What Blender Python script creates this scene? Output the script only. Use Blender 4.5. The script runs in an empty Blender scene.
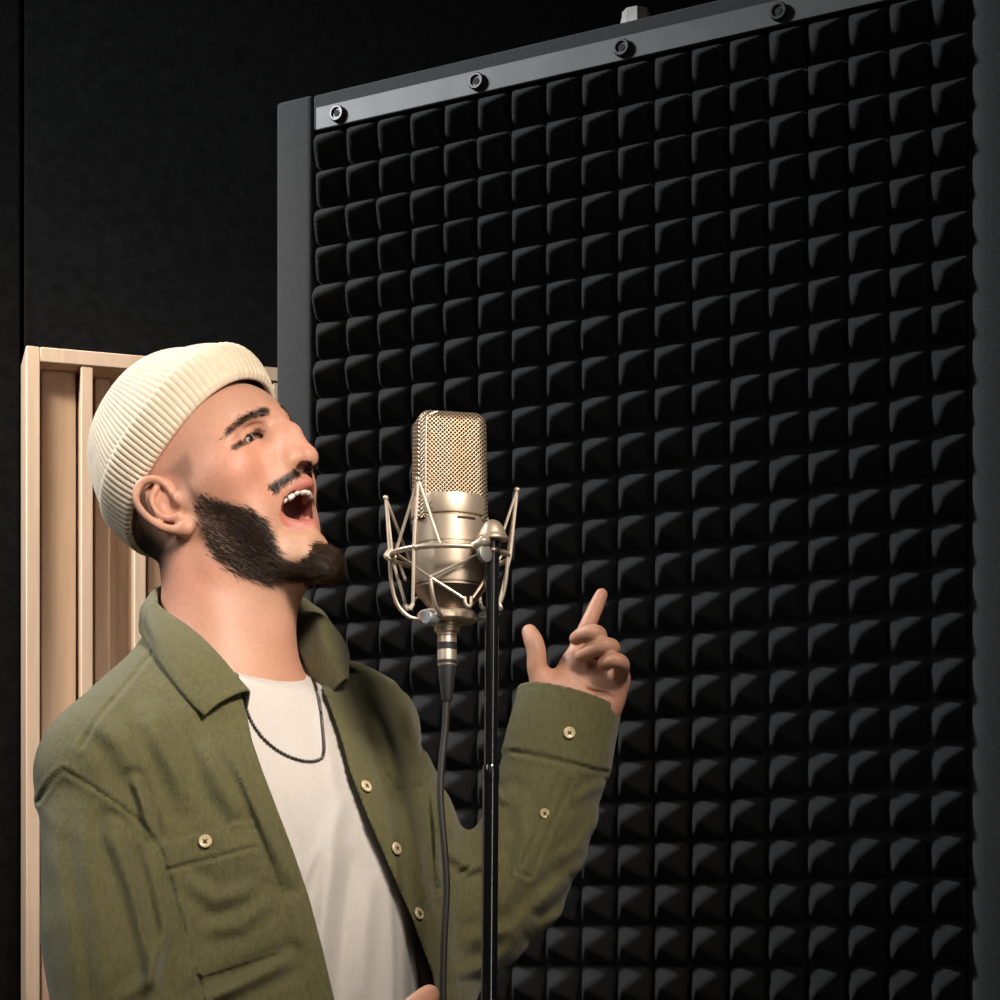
import bpy, bmesh, math, random
import numpy as np
from mathutils import Vector, Matrix

sc = bpy.context.scene
COL = sc.collection
F_PX, HORIZON, CAM_Z = 2050.0, 965.0, 1.12

def W(px, py, d):
    """point of the room seen at photo pixel (px,py), d metres in front of the camera"""
    return np.array([(px - 500.0) / F_PX * d, d, CAM_Z + (HORIZON - py) / F_PX * d])

# ------------------------------------------------------------------ materials
def nodes_of(name):
    m = bpy.data.materials.new(name); m.use_nodes = True
    nt = m.node_tree
    return m, nt, nt.nodes['Principled BSDF']

def mat(name, col, rough=0.6, metal=0.0, noise=None, bump=None, sheen=0.0, spec=0.5, sss=0.0, coat=0.0, attr=None, aniso=None):
    """noise=(scale, amount, stretch xyz) varies the colour, bump=(scale, strength, distance)"""
    m, nt, b = nodes_of(name)
    b.inputs['Base Color'].default_value = (*col, 1)
    b.inputs['Roughness'].default_value = rough
    b.inputs['Metallic'].default_value = metal
    b.inputs['Specular IOR Level'].default_value = spec
    b.inputs['Coat Weight'].default_value = coat
    if sheen:
        b.inputs['Sheen Weight'].default_value = sheen
        b.inputs['Sheen Roughness'].default_value = 0.5
    if sss:
        b.inputs['Subsurface Weight'].default_value = sss
        b.inputs['Subsurface Radius'].default_value = (1.0, 0.35, 0.2)
        b.inputs['Subsurface Scale'].default_value = 0.0025
    N = nt.nodes; L = nt.links
    tc = N.new('ShaderNodeTexCoord')
    src = None
    if attr:
        a = N.new('ShaderNodeAttribute'); a.attribute_name = attr
        src = a.outputs['Color']
    if noise:
        mp = N.new('ShaderNodeMapping'); mp.inputs['Scale'].default_value = noise[2] if len(noise) > 2 else (1, 1, 1)
        nz = N.new('ShaderNodeTexNoise'); nz.inputs['Scale'].default_value = noise[0]; nz.inputs['Detail'].default_value = 6
        L.new(tc.outputs['Object'], mp.inputs['Vector']); L.new(mp.outputs['Vector'], nz.inputs['Vector'])
        mr = N.new('ShaderNodeMapRange')
        mr.inputs['From Min'].default_value = 0.3; mr.inputs['From Max'].default_value = 0.7
        mr.inputs['To Min'].default_value = 1 - noise[1]; mr.inputs['To Max'].default_value = 1 + noise[1]
        L.new(nz.outputs['Fac'], mr.inputs['Value'])
        mx = N.new('ShaderNodeVectorMath'); mx.operation = 'SCALE'
        if src: L.new(src, mx.inputs[0])
        else: mx.inputs[0].default_value = col
        L.new(mr.outputs['Result'], mx.inputs['Scale'])
        src = mx.outputs['Vector']
    if src: L.new(src, b.inputs['Base Color'])
    if bump:
        mp2 = N.new('ShaderNodeMapping'); mp2.inputs['Scale'].default_value = bump[3] if len(bump) > 3 else (1, 1, 1)
        nb = N.new('ShaderNodeTexNoise'); nb.inputs['Scale'].default_value = bump[0]; nb.inputs['Detail'].default_value = 3
        L.new(tc.outputs['Object'], mp2.inputs['Vector']); L.new(mp2.outputs['Vector'], nb.inputs['Vector'])
        bp = N.new('ShaderNodeBump'); bp.inputs['Strength'].default_value = bump[1]; bp.inputs['Distance'].default_value = bump[2]
        L.new(nb.outputs['Fac'], bp.inputs['Height']); L.new(bp.outputs['Normal'], b.inputs['Normal'])
    return m

# ------------------------------------------------------------------ objects
def link(o, parent=None):
    COL.objects.link(o)
    if parent is not None:
        o.parent = parent
        o.matrix_parent_inverse = Matrix.Identity(4)
    return o

def tag(o, label=None, cat=None, group=None, kind=None):
    for k, v in (('label', label), ('category', cat), ('group', group), ('kind', kind)):
        if v: o[k] = v
    return o

def empty(name, loc, label, cat, group=None):
    o = bpy.data.objects.new(name, None); o.empty_display_size = 0.05
    COL.objects.link(o); o.location = Vector(loc)
    return tag(o, label, cat, group)

def mesh_np(name, V, Fq, material, parent=None, smooth=True, colors=None):
    """mesh object from numpy arrays given in room coordinates (re-based on the parent's place)"""
    V = np.asarray(V, dtype=np.float64)
    if parent is not None:
        V = V - np.array(world_loc(parent))
    me = bpy.data.meshes.new(name)
    me.vertices.add(len(V)); me.vertices.foreach_set('co', V.astype(np.float32).ravel())
    Fq = [np.asarray(f, dtype=np.int32) for f in (Fq if isinstance(Fq, list) else [Fq]) if len(f)]
    tot = np.concatenate([np.full(len(f), f.shape[1], np.int32) for f in Fq])
    idx = np.concatenate([f.ravel() for f in Fq])
    me.loops.add(len(idx)); me.loops.foreach_set('vertex_index', idx)
    me.polygons.add(len(tot))
    me.polygons.foreach_set('loop_start', np.concatenate([[0], np.cumsum(tot)[:-1]]).astype(np.int32))
    me.update(calc_edges=True); me.validate()
    if smooth: me.polygons.foreach_set('use_smooth', np.ones(len(me.polygons), bool))
    if colors is not None:
        a = me.color_attributes.new('Col', 'FLOAT_COLOR', 'POINT')
        c4 = np.ones((len(V), 4), np.float32); c4[:, :3] = colors
        a.data.foreach_set('color', c4.ravel())
    me.materials.append(material)
    return link(bpy.data.objects.new(name, me), parent)

def world_loc(o):
    p = Vector((0, 0, 0))
    while o is not None:
        p += o.location; o = o.parent
    return p

class MB:
    """collects shapes (room coordinates) for ONE mesh object"""
    def __init__(self): self.bm = bmesh.new()
    def box(self, c, size, rot=None, bevel=0.0, seg=2):
        r = bmesh.ops.create_cube(self.bm, size=1.0)
        vs = r['verts']
        bmesh.ops.scale(self.bm, vec=Vector(size), verts=vs)
        if bevel:
            es = list({e for v in vs for e in v.link_edges})
            q = bmesh.ops.bevel(self.bm, geom=es, offset=bevel, segments=seg, affect='EDGES', profile=0.5)
            vs = list({v for v in q['verts']} | {v for v in vs if v.is_valid})
        M = Matrix.Translation(Vector(c)) @ (rot.to_4x4() if rot is not None else Matrix.Identity(4))
        bmesh.ops.transform(self.bm, matrix=M, verts=vs)
        return self
    def lathe(self, prof, base, axis=(0, 0, 1), seg=32):
        """prof: (radius, height) pairs along the axis from base"""
        ax = Vector(axis).normalized()
        q = ax.to_track_quat('Z', 'Y').to_matrix() if abs(ax.z) < 0.99999999 else (Matrix.Identity(3) if ax.z > 0 else Matrix.Rotation(math.pi, 3, 'X'))
        rings = []
        for r, h in prof:
            if r < 1e-6: rings.append([self.bm.verts.new(Vector(base) + q @ Vector((0, 0, h)))])
            else: rings.append([self.bm.verts.new(Vector(base) + q @ Vector((r * math.cos(2 * math.pi * i / seg), r * math.sin(2 * math.pi * i / seg), h))) for i in range(seg)])
        for a, b in zip(rings[:-1], rings[1:]):
            for i in range(seg):
                j = (i + 1) % seg
                if len(a) == 1 and len(b) == 1: continue
                if len(a) == 1: self.bm.faces.new((a[0], b[j], b[i]))
                elif len(b) == 1: self.bm.faces.new((a[i], a[j], b[0]))
                else: self.bm.faces.new((a[i], a[j], b[j], b[i]))
        for ring, flip in ((rings[0], True), (rings[-1], False)):
            if len(ring) > 1: self.bm.faces.new(ring[::-1] if flip else ring)
        return self
    def tube(self, pts, r, seg=10, closed=False):
        pts = [Vector(p) for p in pts]; n = len(pts)
        rr = r if hasattr(r, '__len__') else [r] * n
        tang = []
        for i in range(n):
            a = pts[(i - 1) % n] if (closed or i) else pts[i]
            b = pts[(i + 1) % n] if (closed or i < n - 1) else pts[i]
            tang.append((b - a).normalized())
        up = tang[0].orthogonal().normalized(); rings = []
        for i in range(n):
            up = (up - tang[i] * up.dot(tang[i])).normalized(); si = tang[i].cross(up)
            rings.append([self.bm.verts.new(pts[i] + (up * math.cos(2 * math.pi * k / seg) + si * math.sin(2 * math.pi * k / seg)) * rr[i]) for k in range(seg)])
        pairs = list(zip(rings[:-1], rings[1:]))
        if closed: pairs.append((rings[-1], rings[0]))
        for a, b in pairs:
            for k in range(seg):
                j = (k + 1) % seg
                self.bm.faces.new((a[k], a[j], b[j], b[k]))
        if not closed:
            self.bm.faces.new(rings[0][::-1]); self.bm.faces.new(rings[-1])
        return self
    def ball(self, c, r, seg=16):
        q = bmesh.ops.create_uvsphere(self.bm, u_segments=seg, v_segments=max(6, seg // 2), radius=1.0)
        r3 = Vector(r) if hasattr(r, '__len__') else Vector((r, r, r))
        bmesh.ops.scale(self.bm, vec=r3, verts=q['verts']); bmesh.ops.translate(self.bm, vec=Vector(c), verts=q['verts'])
        return self
    def poly_prism(self, pts, n, thick):
        """flat polygon given in room points, thickened along n"""
        n = Vector(n)
        a = [self.bm.verts.new(Vector(p)) for p in pts]; b = [self.bm.verts.new(Vector(p) + n * thick) for p in pts]
        self.bm.faces.new(a[::-1]); self.bm.faces.new(b)
        for i in range(len(a)):
            j = (i + 1) % len(a); self.bm.faces.new((a[i], a[j], b[j], b[i]))
        return self
    def build(self, name, material, parent=None, smooth=True, angle=40):
        bmesh.ops.recalc_face_normals(self.bm, faces=self.bm.faces[:])
        if parent is not None: bmesh.ops.translate(self.bm, vec=-world_loc(parent), verts=self.bm.verts[:])
        if smooth:
            ca = math.cos(math.radians(angle))
            for f in self.bm.faces: f.smooth = True
            for e in self.bm.edges:
                if len(e.link_faces) == 2:
                    e.smooth = e.link_faces[0].normal.dot(e.link_faces[1].normal) > ca
        me = bpy.data.meshes.new(name); self.bm.to_mesh(me); self.bm.free()
        me.materials.append(material)
        return link(bpy.data.objects.new(name, me), parent)

def spline(pts, n, closed=False):
    """Catmull-Rom through pts (rows), n samples per span"""
    P = np.asarray(pts, float); m = len(P); out = []
    spans = m if closed else m - 1
    for i in range(spans):
        if closed: p0, p1, p2, p3 = P[(i - 1) % m], P[i], P[(i + 1) % m], P[(i + 2) % m]
        else: p0, p1, p2, p3 = P[max(i - 1, 0)], P[i], P[i + 1], P[min(i + 2, m - 1)]
        for k in range(n):
            t = k / n
            out.append(0.5 * ((2 * p1) + (-p0 + p2) * t + (2 * p0 - 5 * p1 + 4 * p2 - p3) * t * t + (-p0 + 3 * p1 - 3 * p2 + p3) * t ** 3))
    if not closed: out.append(P[-1])
    return np.array(out)
# ------------------------------------------------------------------ camera
cam = bpy.data.cameras.new('camera'); cam.sensor_width = 36.0; cam.lens = F_PX / 1000 * 36.0
cam.shift_y = (HORIZON - 500) / 1000.0; cam.clip_start = 0.05
camo = bpy.data.objects.new('camera', cam); COL.objects.link(camo)
camo.location = (0, 0, CAM_Z); camo.rotation_euler = (math.pi / 2, 0, 0)
sc.camera = camo

# ------------------------------------------------------------------ room shell (turned 17 degrees)
M_felt = mat('black_felt', (0.0035, 0.0035, 0.0038), 0.95, noise=(60, 0.5), bump=(350, 0.5, 0.003), spec=0.1, sheen=0.02)
M_dark = mat('dark_paint', (0.02, 0.02, 0.021), 0.9, noise=(8, 0.2), spec=0.2)
M_carpet = mat('charcoal_carpet', (0.03, 0.03, 0.032), 0.95, noise=(200, 0.4), bump=(400, 0.6, 0.004), spec=0.1)
A_W = math.radians(17.2)
w_r = Vector((math.cos(A_W), math.sin(A_W), 0)); w_n = Vector((math.sin(A_W), -math.cos(A_W), 0))   # along the wall, out of it
R_W = Matrix((w_r, -w_n, Vector((0, 0, 1)))).transposed()          # columns: along, into the wall, up
w_o = Vector(W(150, 965, 3.06)); w_o.z = 0                         # a point on the back wall
def wp(s, out, z): return w_o + w_r * s + w_n * out + Vector((0, 0, z))
def wall(name, c, size, m): 
    o = MB().box(c, size, R_W).build(name, m, smooth=False); o['kind'] = 'structure'; return o
RH = 2.9
wall('wall_back', wp(0.6, -0.05, RH / 2), (5.2, 0.1, RH), M_felt)
wall('wall_left', wp(-2.05, 2.2, RH / 2), (0.1, 4.6, RH), M_felt)
wall('wall_right', wp(3.25, 2.2, RH / 2), (0.1, 4.6, RH), M_felt)
wall('wall_front', wp(0.6, 4.55, RH / 2), (5.2, 0.1, RH), M_felt)
wall('floor', wp(0.6, 2.2, -0.05), (5.4, 4.8, 0.1), M_carpet)
wall('ceiling', wp(0.6, 2.2, RH + 0.05), (5.4, 4.8, 0.1), M_dark)

# felt sheets on the back wall, a seam between them
sx = (wp(0, 0, 0) - wp(0, 0, 0)).x
def s_at(px, out=0.0):
    """distance along the back wall (or a sheet standing out from it) of what is seen at pixel column px"""
    u = (px - 500) / F_PX; o = w_o + w_n * out
    return (u * o.y - o.x) / (w_r.x - u * w_r.y)
def d_at(px): return w_o.y + s_at(px) * w_r.y
s_seam = s_at(23)
for (a, b, lab) in ((s_seam - 1.25, s_seam - 0.005, 'plain black felt sheet on the wall left of the wooden diffuser'),
                    (s_seam + 0.001, s_seam + 1.6, 'plain black felt sheet on the wall behind and above the wooden diffuser')):
    o = MB().box(wp((a + b) / 2, 0.0115, 1.35), (b - a, 0.021, 2.7), R_W, 0.006).build('felt_sheet', M_felt)
    tag(o, lab, 'acoustic panel', 'black felt sheets on the wall')

# ------------------------------------------------------------------ wooden slat diffuser
M_wood = mat('pale_oak', (0.62, 0.45, 0.32), 0.55, noise=(14, 0.10, (6, 6, 0.5)), bump=(60, 0.15, 0.001, (6, 6, 0.3)), spec=0.3)
z_top = CAM_Z + (HORIZON - 348) / F_PX * (d_at(24) - 0.108); z_bot = 0.25; DEP = 0.10; OUT0 = 0.024
zc = (z_top + z_bot) / 2; hh = z_top - z_bot
dif = empty('wooden_diffuser', wp(s_at(150), OUT0, z_bot), 'pale wooden slatted diffuser standing on edge against the black felt wall', 'diffuser')
def slat(name, pa, pb, depth, zt=None, zb=None, base=0.0):
    a, b = s_at(pa, OUT0 + base + depth), s_at(pb, OUT0 + base + depth); zt = z_top - 0.02 if zt is None else zt; zb = z_bot + 0.02 if zb is None else zb
    MB().box(wp((a + b) / 2, OUT0 + base + depth / 2, (zt + zb) / 2), (b - a, depth, zt - zb), R_W, 0.0015, 1).build(name, M_wood, dif)
RP = 318
slat('back_board', 30, RP - 3, 0.010)
slat('stile', 26, 40, DEP, z_top, z_bot)
slat('stile', RP - 14, RP, DEP, z_top, z_bot)
ra, rb = s_at(40.1, OUT0 + DEP), s_at(RP - 14.1, OUT0 + DEP)
for z0, z1 in ((z_top - 0.021, z_top), (z_bot, z_bot + 0.021)):
    MB().box(wp((ra + rb) / 2, OUT0 + DEP / 2, (z0 + z1) / 2), (rb - ra, DEP, z1 - z0), R_W, 0.0015, 1).build('rail', M_wood, dif)
for (pa, pb, dp) in ((41.5, 76, 0.062), (81, 93, 0.098), (95, 110, 0.045), (134, 146, 0.098), (148, 176, 0.07), (178, 190, 0.098), (193, 206, 0.03), (228, 242, 0.098), (245, 271, 0.06), (273, 287, 0.098)):
    slat('slat', pa, pb, dp - 0.0102, z_top - 0.0215, z_bot + 0.0215, 0.0101)

# ------------------------------------------------------------------ foam acoustic panel
A_P = math.radians(28.0)
p_r = Vector((math.cos(A_P), -math.sin(A_P), 0)); p_n = Vector((-math.sin(A_P), -math.cos(A_P), 0))
R_P = Matrix((p_r, -p_n, Vector((0, 0, 1)))).transposed()
p_o = Vector((0, 2.5, 0))
def pp(s, out, z): return p_o + p_r * s + p_n * out + Vector((0, 0, z))
M_foam = mat('charcoal_foam', (0.019, 0.019, 0.020), 0.95, noise=(900, 0.35), bump=(1100, 0.7, 0.0018), spec=0.12, sheen=0.05)
M_foamf = mat('charcoal_foam_border', (0.040, 0.040, 0.041), 0.95, noise=(700, 0.3), bump=(900, 0.7, 0.0018), spec=0.15, sheen=0.05)
CW, CH = 0.0470, 0.0483
S0 = -0.2638; NC = 18
ZT = CAM_Z + 1.0145 + CH            # r0 line
NR = 36
S1 = S0 + NC * CW; ZB = ZT - NR * CH
BL, BR, BT = S0 - 0.0545, S1 + 0.062, CAM_Z + 1.109
pan = empty('acoustic_panel', pp(0.15, 0, 0.02), 'tall free-standing black pyramid foam panel behind the microphone', 'acoustic panel')
# pyramids: one sheet of foam, soft valleys and soft tips
def foam_sheet():
    n = 12
    H = 0.045
    us = np.linspace(0, NC, NC * n + 1); vs = np.linspace(0, NR, NR * n + 1)
    U, V = np.meshgrid(us, vs)
    rng = np.random.default_rng(5)
    jit = rng.normal(0, 1, (NR + 1, NC + 1, 3))
    ci = np.minimum(U.astype(int), NC - 1); ri = np.minimum(V.astype(int), NR - 1)
    fu, fv = U - ci, V - ri
    tu = np.abs(2 * fu - 1); tv = np.abs(2 * fv - 1)
    k = 0.10
    m = 0.5 * (tu + tv + np.sqrt((tu - tv) ** 2 + 0.004))       # soft max: rounded hip lines
    h = 1 - m
    h = np.where(h < 0, 0, h)
    h = h ** 0.86                                              # slightly convex flanks
    tip = 0.94; h = tip - 0.5 * ((tip - h) + np.sqrt((tip - h) ** 2 + 0.0016)) + 0.02
    h = np.clip(h, 0, 1) * H * (1 + 0.03 * jit[ri, ci, 0])
    lean_u = 0.0015 * jit[ri, ci, 1] * (h / H); lean_v = (0.002 * jit[ri, ci, 2] - 0.003) * (h / H)
    s = S0 + U * CW + lean_u; z = ZT - V * CH + lean_v
    base = np.array(p_o)
    P = base + s[..., None] * np.array(p_r) + (0.0 + h)[..., None] * np.array(p_n) + z[..., None] * np.array([0, 0, 1.0])
    nu = NC * n + 1; nv = NR * n + 1
    idx = np.arange(nu * nv).reshape(nv, nu)
    q = np.stack([idx[:-1, :-1], idx[1:, :-1], idx[1:, 1:], idx[:-1, 1:]], -1).reshape(-1, 4)
    return P.reshape(-1, 3), q
Vf, Qf = foam_sheet()
foam = mesh_np('pyramid_foam', Vf, Qf, M_foam, pan, smooth=False)
b = MB(); b.box(pp((BL + BR) / 2, -0.034, (BT + ZB) / 2 - 0.02), (BR - BL, 0.062, BT - ZB + 0.04), R_P, 0.004).build('backing', M_foamf, pan)
def strip(name, s0, s1, z0, z1, o0, o1, m, bev=0.008):
    return MB().box(pp((s0 + s1) / 2, (o0 + o1) / 2, (z0 + z1) / 2), (s1 - s0, o1 - o0, z1 - z0), R_P, bev, 4).build(name, m, pan)
strip('border', BL, S0 - 0.0005, ZB - 0.03, BT, -0.002, 0.016, M_foamf, 0.006)
strip('border', S1 + 0.0005, BR, ZB - 0.03, BT, -0.002, 0.026, M_foamf, 0.020)
strip('border', S0, S1, ZT + 0.001, BT, -0.002, 0.012, M_foamf, 0.004)
strip('border', S0, S1, ZB - 0.03, ZB - 0.001, -0.002, 0.012, M_foamf, 0.004)
# metal retaining bar with socket bolts
M_bar = mat('blackened_steel_bar', (0.062, 0.062, 0.062), 0.55, 0.25, noise=(30, 0.15), bump=(300, 0.1, 0.0005))
M_bolt = mat('dark_bolt_steel', (0.06, 0.06, 0.06), 0.45, 0.8)
bz0, bz1 = CAM_Z + 1.0605, CAM_Z + 1.0895
MB().box(pp((S0 + 0.008 + S1 - 0.055) / 2, 0.0155, (bz0 + bz1) / 2), (S1 - 0.055 - S0 - 0.008, 0.005, bz1 - bz0), R_P, 0.001, 1).build('retaining_bar', M_bar, pan)
M_hole = mat('bolt_socket_black', (0.004, 0.004, 0.004), 0.8)
for s in (-0.2215, -0.0213, 0.1727, 0.3666, 0.5486 - 0.02):
    if s > S1 - 0.06: continue
    bo = MB().lathe([(0.0095, 0), (0.0105, 0.0015), (0.0105, 0.0045), (0.0092, 0.0065), (0.0070, 0.0065), (0.0066, 0.004), (0, 0.004)], pp(s, 0.018, (bz0 + bz1) / 2 - 0.001), p_n, 24).build('bolt', M_bolt, pan)
    MB().lathe([(0.0045, 0), (0.0045, 0.0006)], pp(s, 0.0221, (bz0 + bz1) / 2 - 0.001), p_n, 6).build('socket', M_hole, bo)
# stand posts behind the panel
M_post = mat('weathered_grey_steel', (0.33, 0.32, 0.30), 0.55, 0.3, noise=(25, 0.3), bump=(80, 0.2, 0.001))
p_s = {}
for name_s in (0.142, 0.50):
    top = CAM_Z + (HORIZON - 4) / F_PX * 2.49
    MB().lathe([(0.019, 0), (0.019, top - 0.012), (0.0175, top - 0.006), (0.017, top)], pp(name_s, -0.088, 0.0), (0, 0, 1), 8).build('post', M_post, pan)
    MB().box(pp(name_s, -0.02, 0.02), (0.05, 0.62, 0.035), R_P, 0.004).build('foot', M_post, pan)
# ------------------------------------------------------------------ microphone
M_champ = mat('champagne_metal', (0.50, 0.405, 0.305), 0.43, 0.75, bump=(1500, 0.08, 0.0003))
M_champd = mat('dark_bronze_metal', (0.14, 0.10, 0.075), 0.4, 0.85)  # darker bronze tone for tail cone, switch slot and thread collar
M_wire = mat('satin_champagne_wire', (0.46, 0.38, 0.295), 0.42, 0.7)
M_black = mat('gloss_black_paint', (0.006, 0.006, 0.007), 0.15, 0.0, coat=0.5)
M_rub = mat('black_rubber', (0.012, 0.012, 0.012), 0.55)
M_ink = mat('engraved_ink', (0.06, 0.045, 0.03), 0.6)

def grille_material():
    m, nt, b = nodes_of('woven_brass_grille')
    N, L = nt.nodes, nt.links
    tc = N.new('ShaderNodeTexCoord')
    def wave(ang):
        mp = N.new('ShaderNodeMapping'); mp.inputs['Rotation'].default_value = (0, ang, 0)
        wv = N.new('ShaderNodeTexWave'); wv.wave_type = 'BANDS'; wv.bands_direction = 'X'
        wv.inputs['Scale'].default_value = 125; wv.inputs['Distortion'].default_value = 0
        L.new(tc.outputs['Object'], mp.inputs['Vector']); L.new(mp.outputs['Vector'], wv.inputs['Vector'])
        return wv.outputs['Fac']
    a, c = wave(math.radians(45)), wave(math.radians(-45))
    mx = N.new('ShaderNodeMath'); mx.operation = 'MAXIMUM'
    L.new(a, mx.inputs[0]); L.new(c, mx.inputs[1])
    rp = N.new('ShaderNodeValToRGB'); rp.color_ramp.elements[0].position = 0.55; rp.color_ramp.elements[0].color = (0.028, 0.020, 0.014, 1)
    rp.color_ramp.elements[1].position = 0.92; rp.color_ramp.elements[1].color = (0.42, 0.31, 0.20, 1)
    L.new(mx.outputs[0], rp.inputs['Fac']); L.new(rp.outputs['Color'], b.inputs['Base Color'])
    b.inputs['Metallic'].default_value = 0.7; b.inputs['Roughness'].default_value = 0.38
    bp = N.new('ShaderNodeBump'); bp.inputs['Strength'].default_value = 0.8; bp.inputs['Distance'].default_value = 0.0008
    L.new(mx.outputs[0], bp.inputs['Height']); L.new(bp.outputs['Normal'], b.inputs['Normal'])
    return m
M_grille = grille_material()

DM = 1.75; PXM = DM / F_PX                 # metres per photo pixel at the microphone
axm = W(449.5, 965, DM)                    # the microphone's axis, x and y
def mz(py): return CAM_Z + (HORIZON - py) / F_PX * DM
def mp_(dx, dy, py): return (axm[0] + dx, axm[1] + dy, mz(py))
R_m = Matrix.Rotation(math.radians(13), 3, 'Z')
rb_ = 37.0 * PXM
mic = empty('studio_microphone', (axm[0], axm[1], mz(607)), 'champagne large-diaphragm studio microphone with woven brass grille, hung in a wire cradle', 'microphone')
# grille: a rounded block, flat front and back
def grille_mesh():
    b = MB(); hw, hd, zt, zb = 36.0 * PXM, 25.0 * PXM, mz(414.5), mz(500.5)
    b.box((0, 0, 0), (2 * hw, 2 * hd, zt - zb + 0.02), None, 0.0)
    bm = b.bm
    es = [e for e in bm.edges if abs(e.verts[0].co.z - e.verts[1].co.z) > 0.01]
    bmesh.ops.bevel(bm, geom=es, offset=hd * 0.46, segments=6, affect='EDGES', profile=0.5)
    top = [e for e in bm.edges if all(v.co.z > 0.03 for v in e.verts) and len([f for f in e.link_faces if abs(f.normal.z) > 0.5]) == 1]
    bmesh.ops.bevel(bm, geom=top, offset=0.0118, segments=7, affect='EDGES', profile=0.5)
    for v in bm.verts:
        t = (v.co.z + (zt - zb + 0.02) / 2) / (zt - zb + 0.02); v.co.x *= 1.0 - 0.035 * t; v.co.y *= 1.0 - 0.10 * t
    # oval foot so that it meets the round collar
    bmesh.ops.transform(bm, matrix=Matrix.Translation((axm[0], axm[1], (zt + zb - 0.02) / 2)) @ R_m.to_4x4(), verts=bm.verts[:])
    return b, hw, hd, zt, zb
g, hw, hd, zt, zb = grille_mesh(); gro = g.build('grille', M_grille, mic, angle=30)
# bright seam bead framing the front and back faces of the grille
for sgn in (-1, 1):
    pts = []
    fy = -hd * 0.97 * sgn
    x0 = hw * 0.80
    for (x, z) in [(-x0, zb), (-x0, zt - 0.016), (-x0 + 0.003, zt - 0.0065), (-x0 + 0.010, zt - 0.0028)]:
        t = (z - zb) / (zt - zb); q = R_m @ Vector((x * (1 - 0.035 * t), fy * (1 - 0.10 * t) * (0.985 if z < zt - 0.01 else 0.90), 0))
        pts.append((axm[0] + q.x, axm[1] + q.y, z))
    MB().tube(spline(pts, 8), 0.0009, 8).build('seam_bead', M_wire, mic)
prof = [(rb_ * 0.99, 586), (rb_ * 1.0, 584), (rb_, 549), (rb_ * 0.972, 548.3), (rb_ * 0.972, 546.8), (rb_, 546), (rb_, 522), (rb_ * 0.965, 521), (rb_ * 0.965, 519.6), (rb_ * 1.03, 519), (rb_ * 1.035, 518), (rb_ * 1.035, 501.5), (rb_ * 1.02, 500), (rb_ * 0.9, 499.4)]
MB().lathe([(r, mz(y) - mz(586)) for r, y in prof], mp_(0, 0, 586), (0, 0, 1), 64).build('body', M_champ, mic, angle=28)
prof = [(rb_ * 0.55, 611), (rb_ * 0.62, 606), (rb_ * 0.86, 596), (rb_ * 0.93, 591.5), (rb_ * 0.985, 589.2), (rb_ * 0.985, 586)]
MB().lathe([(r, mz(y) - mz(611)) for r, y in prof], mp_(0, 0, 611), (0, 0, 1), 64).build('tail_cone', M_champd, mic, angle=28)
MB().lathe([(rb_ * 0.99, 0), (rb_ * 0.992, 0.0012), (rb_ * 0.9, 0.0016)], mp_(0, 0, 589.3), (0, 0, 1), 48).build('tail_ring', M_champ, mic)
# engraved marks: a small pattern sign on the collar, two dots low on the body, a switch slot
def on_body(px, py, r=rb_ * 1.0):
    dx = (px - 449.5) * PXM; return (axm[0] + dx, axm[1] - math.sqrt(max(r * r - dx * dx, 0)), mz(py))
def nrm(px): 
    dx = (px - 449.5) * PXM / rb_; return Vector((dx, -math.sqrt(1 - dx * dx), 0))
sign = MB(); p0 = Vector(on_body(433, 512.5, rb_ * 1.036)); 
u_ = Vector((0, 0, 1)).cross(nrm(433)).normalized()
arc = [p0 + nrm(433) * 0.0002 + u_ * (0.0022 * math.cos(a)) + Vector((0, 0, 0.0028 * math.sin(a))) for a in np.linspace(math.radians(70), math.radians(290), 14)]
sign.tube(arc, 0.00035, 6); sign.build('pattern_mark', M_ink, mic)
for px in (469, 473):
    MB().ball(Vector(on_body(px, 579.5, rb_ * 1.0)), 0.0011, 10).build('stud', M_wire, mic)
slot = MB(); slot.tube([on_body(px, 524.5, rb_ * 0.999) for px in (458, 464, 470, 475)], 0.0012, 8); slot.build('switch_slot', M_champd, mic)

# ------------------------------------------------------------------ shock mount
mount = empty('shock_mount', (axm[0], axm[1], mz(622)), 'champagne wire spider shock mount holding the studio microphone on the stand', 'shock mount')
RR = 0.0510; zR = mz(557.5)
ring = [(axm[0] + RR * math.cos(a), axm[1] + RR * math.sin(a), zR) for a in np.linspace(0, 2 * math.pi, 64, endpoint=False)]
MB().tube(ring, 0.0023, 10, True).build('outer_ring', M_wire, mount)
def az(a, r, py):
    a = math.radians(a); y = axm[1] + r * math.sin(a)
    return Vector((axm[0] + r * math.cos(a), y, CAM_Z + (HORIZON - py) / F_PX * y))
def rg(a, dz=0.0, dr=0.0): a = math.radians(a); return Vector((axm[0] + (RR + dr) * math.cos(a), axm[1] + (RR + dr) * math.sin(a), zR + dz))
# upright prongs rise from the ring (a pair of wires meeting in a tip), elastic runs from the tips to the cradle
tips = [(236, 0.0450, 479.5), (158, 0.0600, 498), (-10, 0.0585, 490), (62, 0.055, 492)]
for (a, r, py) in tips:
    t = az(a, r, py)
    MB().tube([rg(a - 27), t], 0.0013, 8).build('prong_wire', M_wire, mount)
    MB().tube([rg(a + 27), t], 0.0013, 8).build('prong_wire', M_wire, mount)
    MB().ball(t, 0.0026, 12).build('prong_tip', M_wire, mount)
RC = 0.0405
hooks = [(285, 0.043, 606), (196, 0.043, 603), (18, 0.043, 600), (110, 0.043, 602)]
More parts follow.
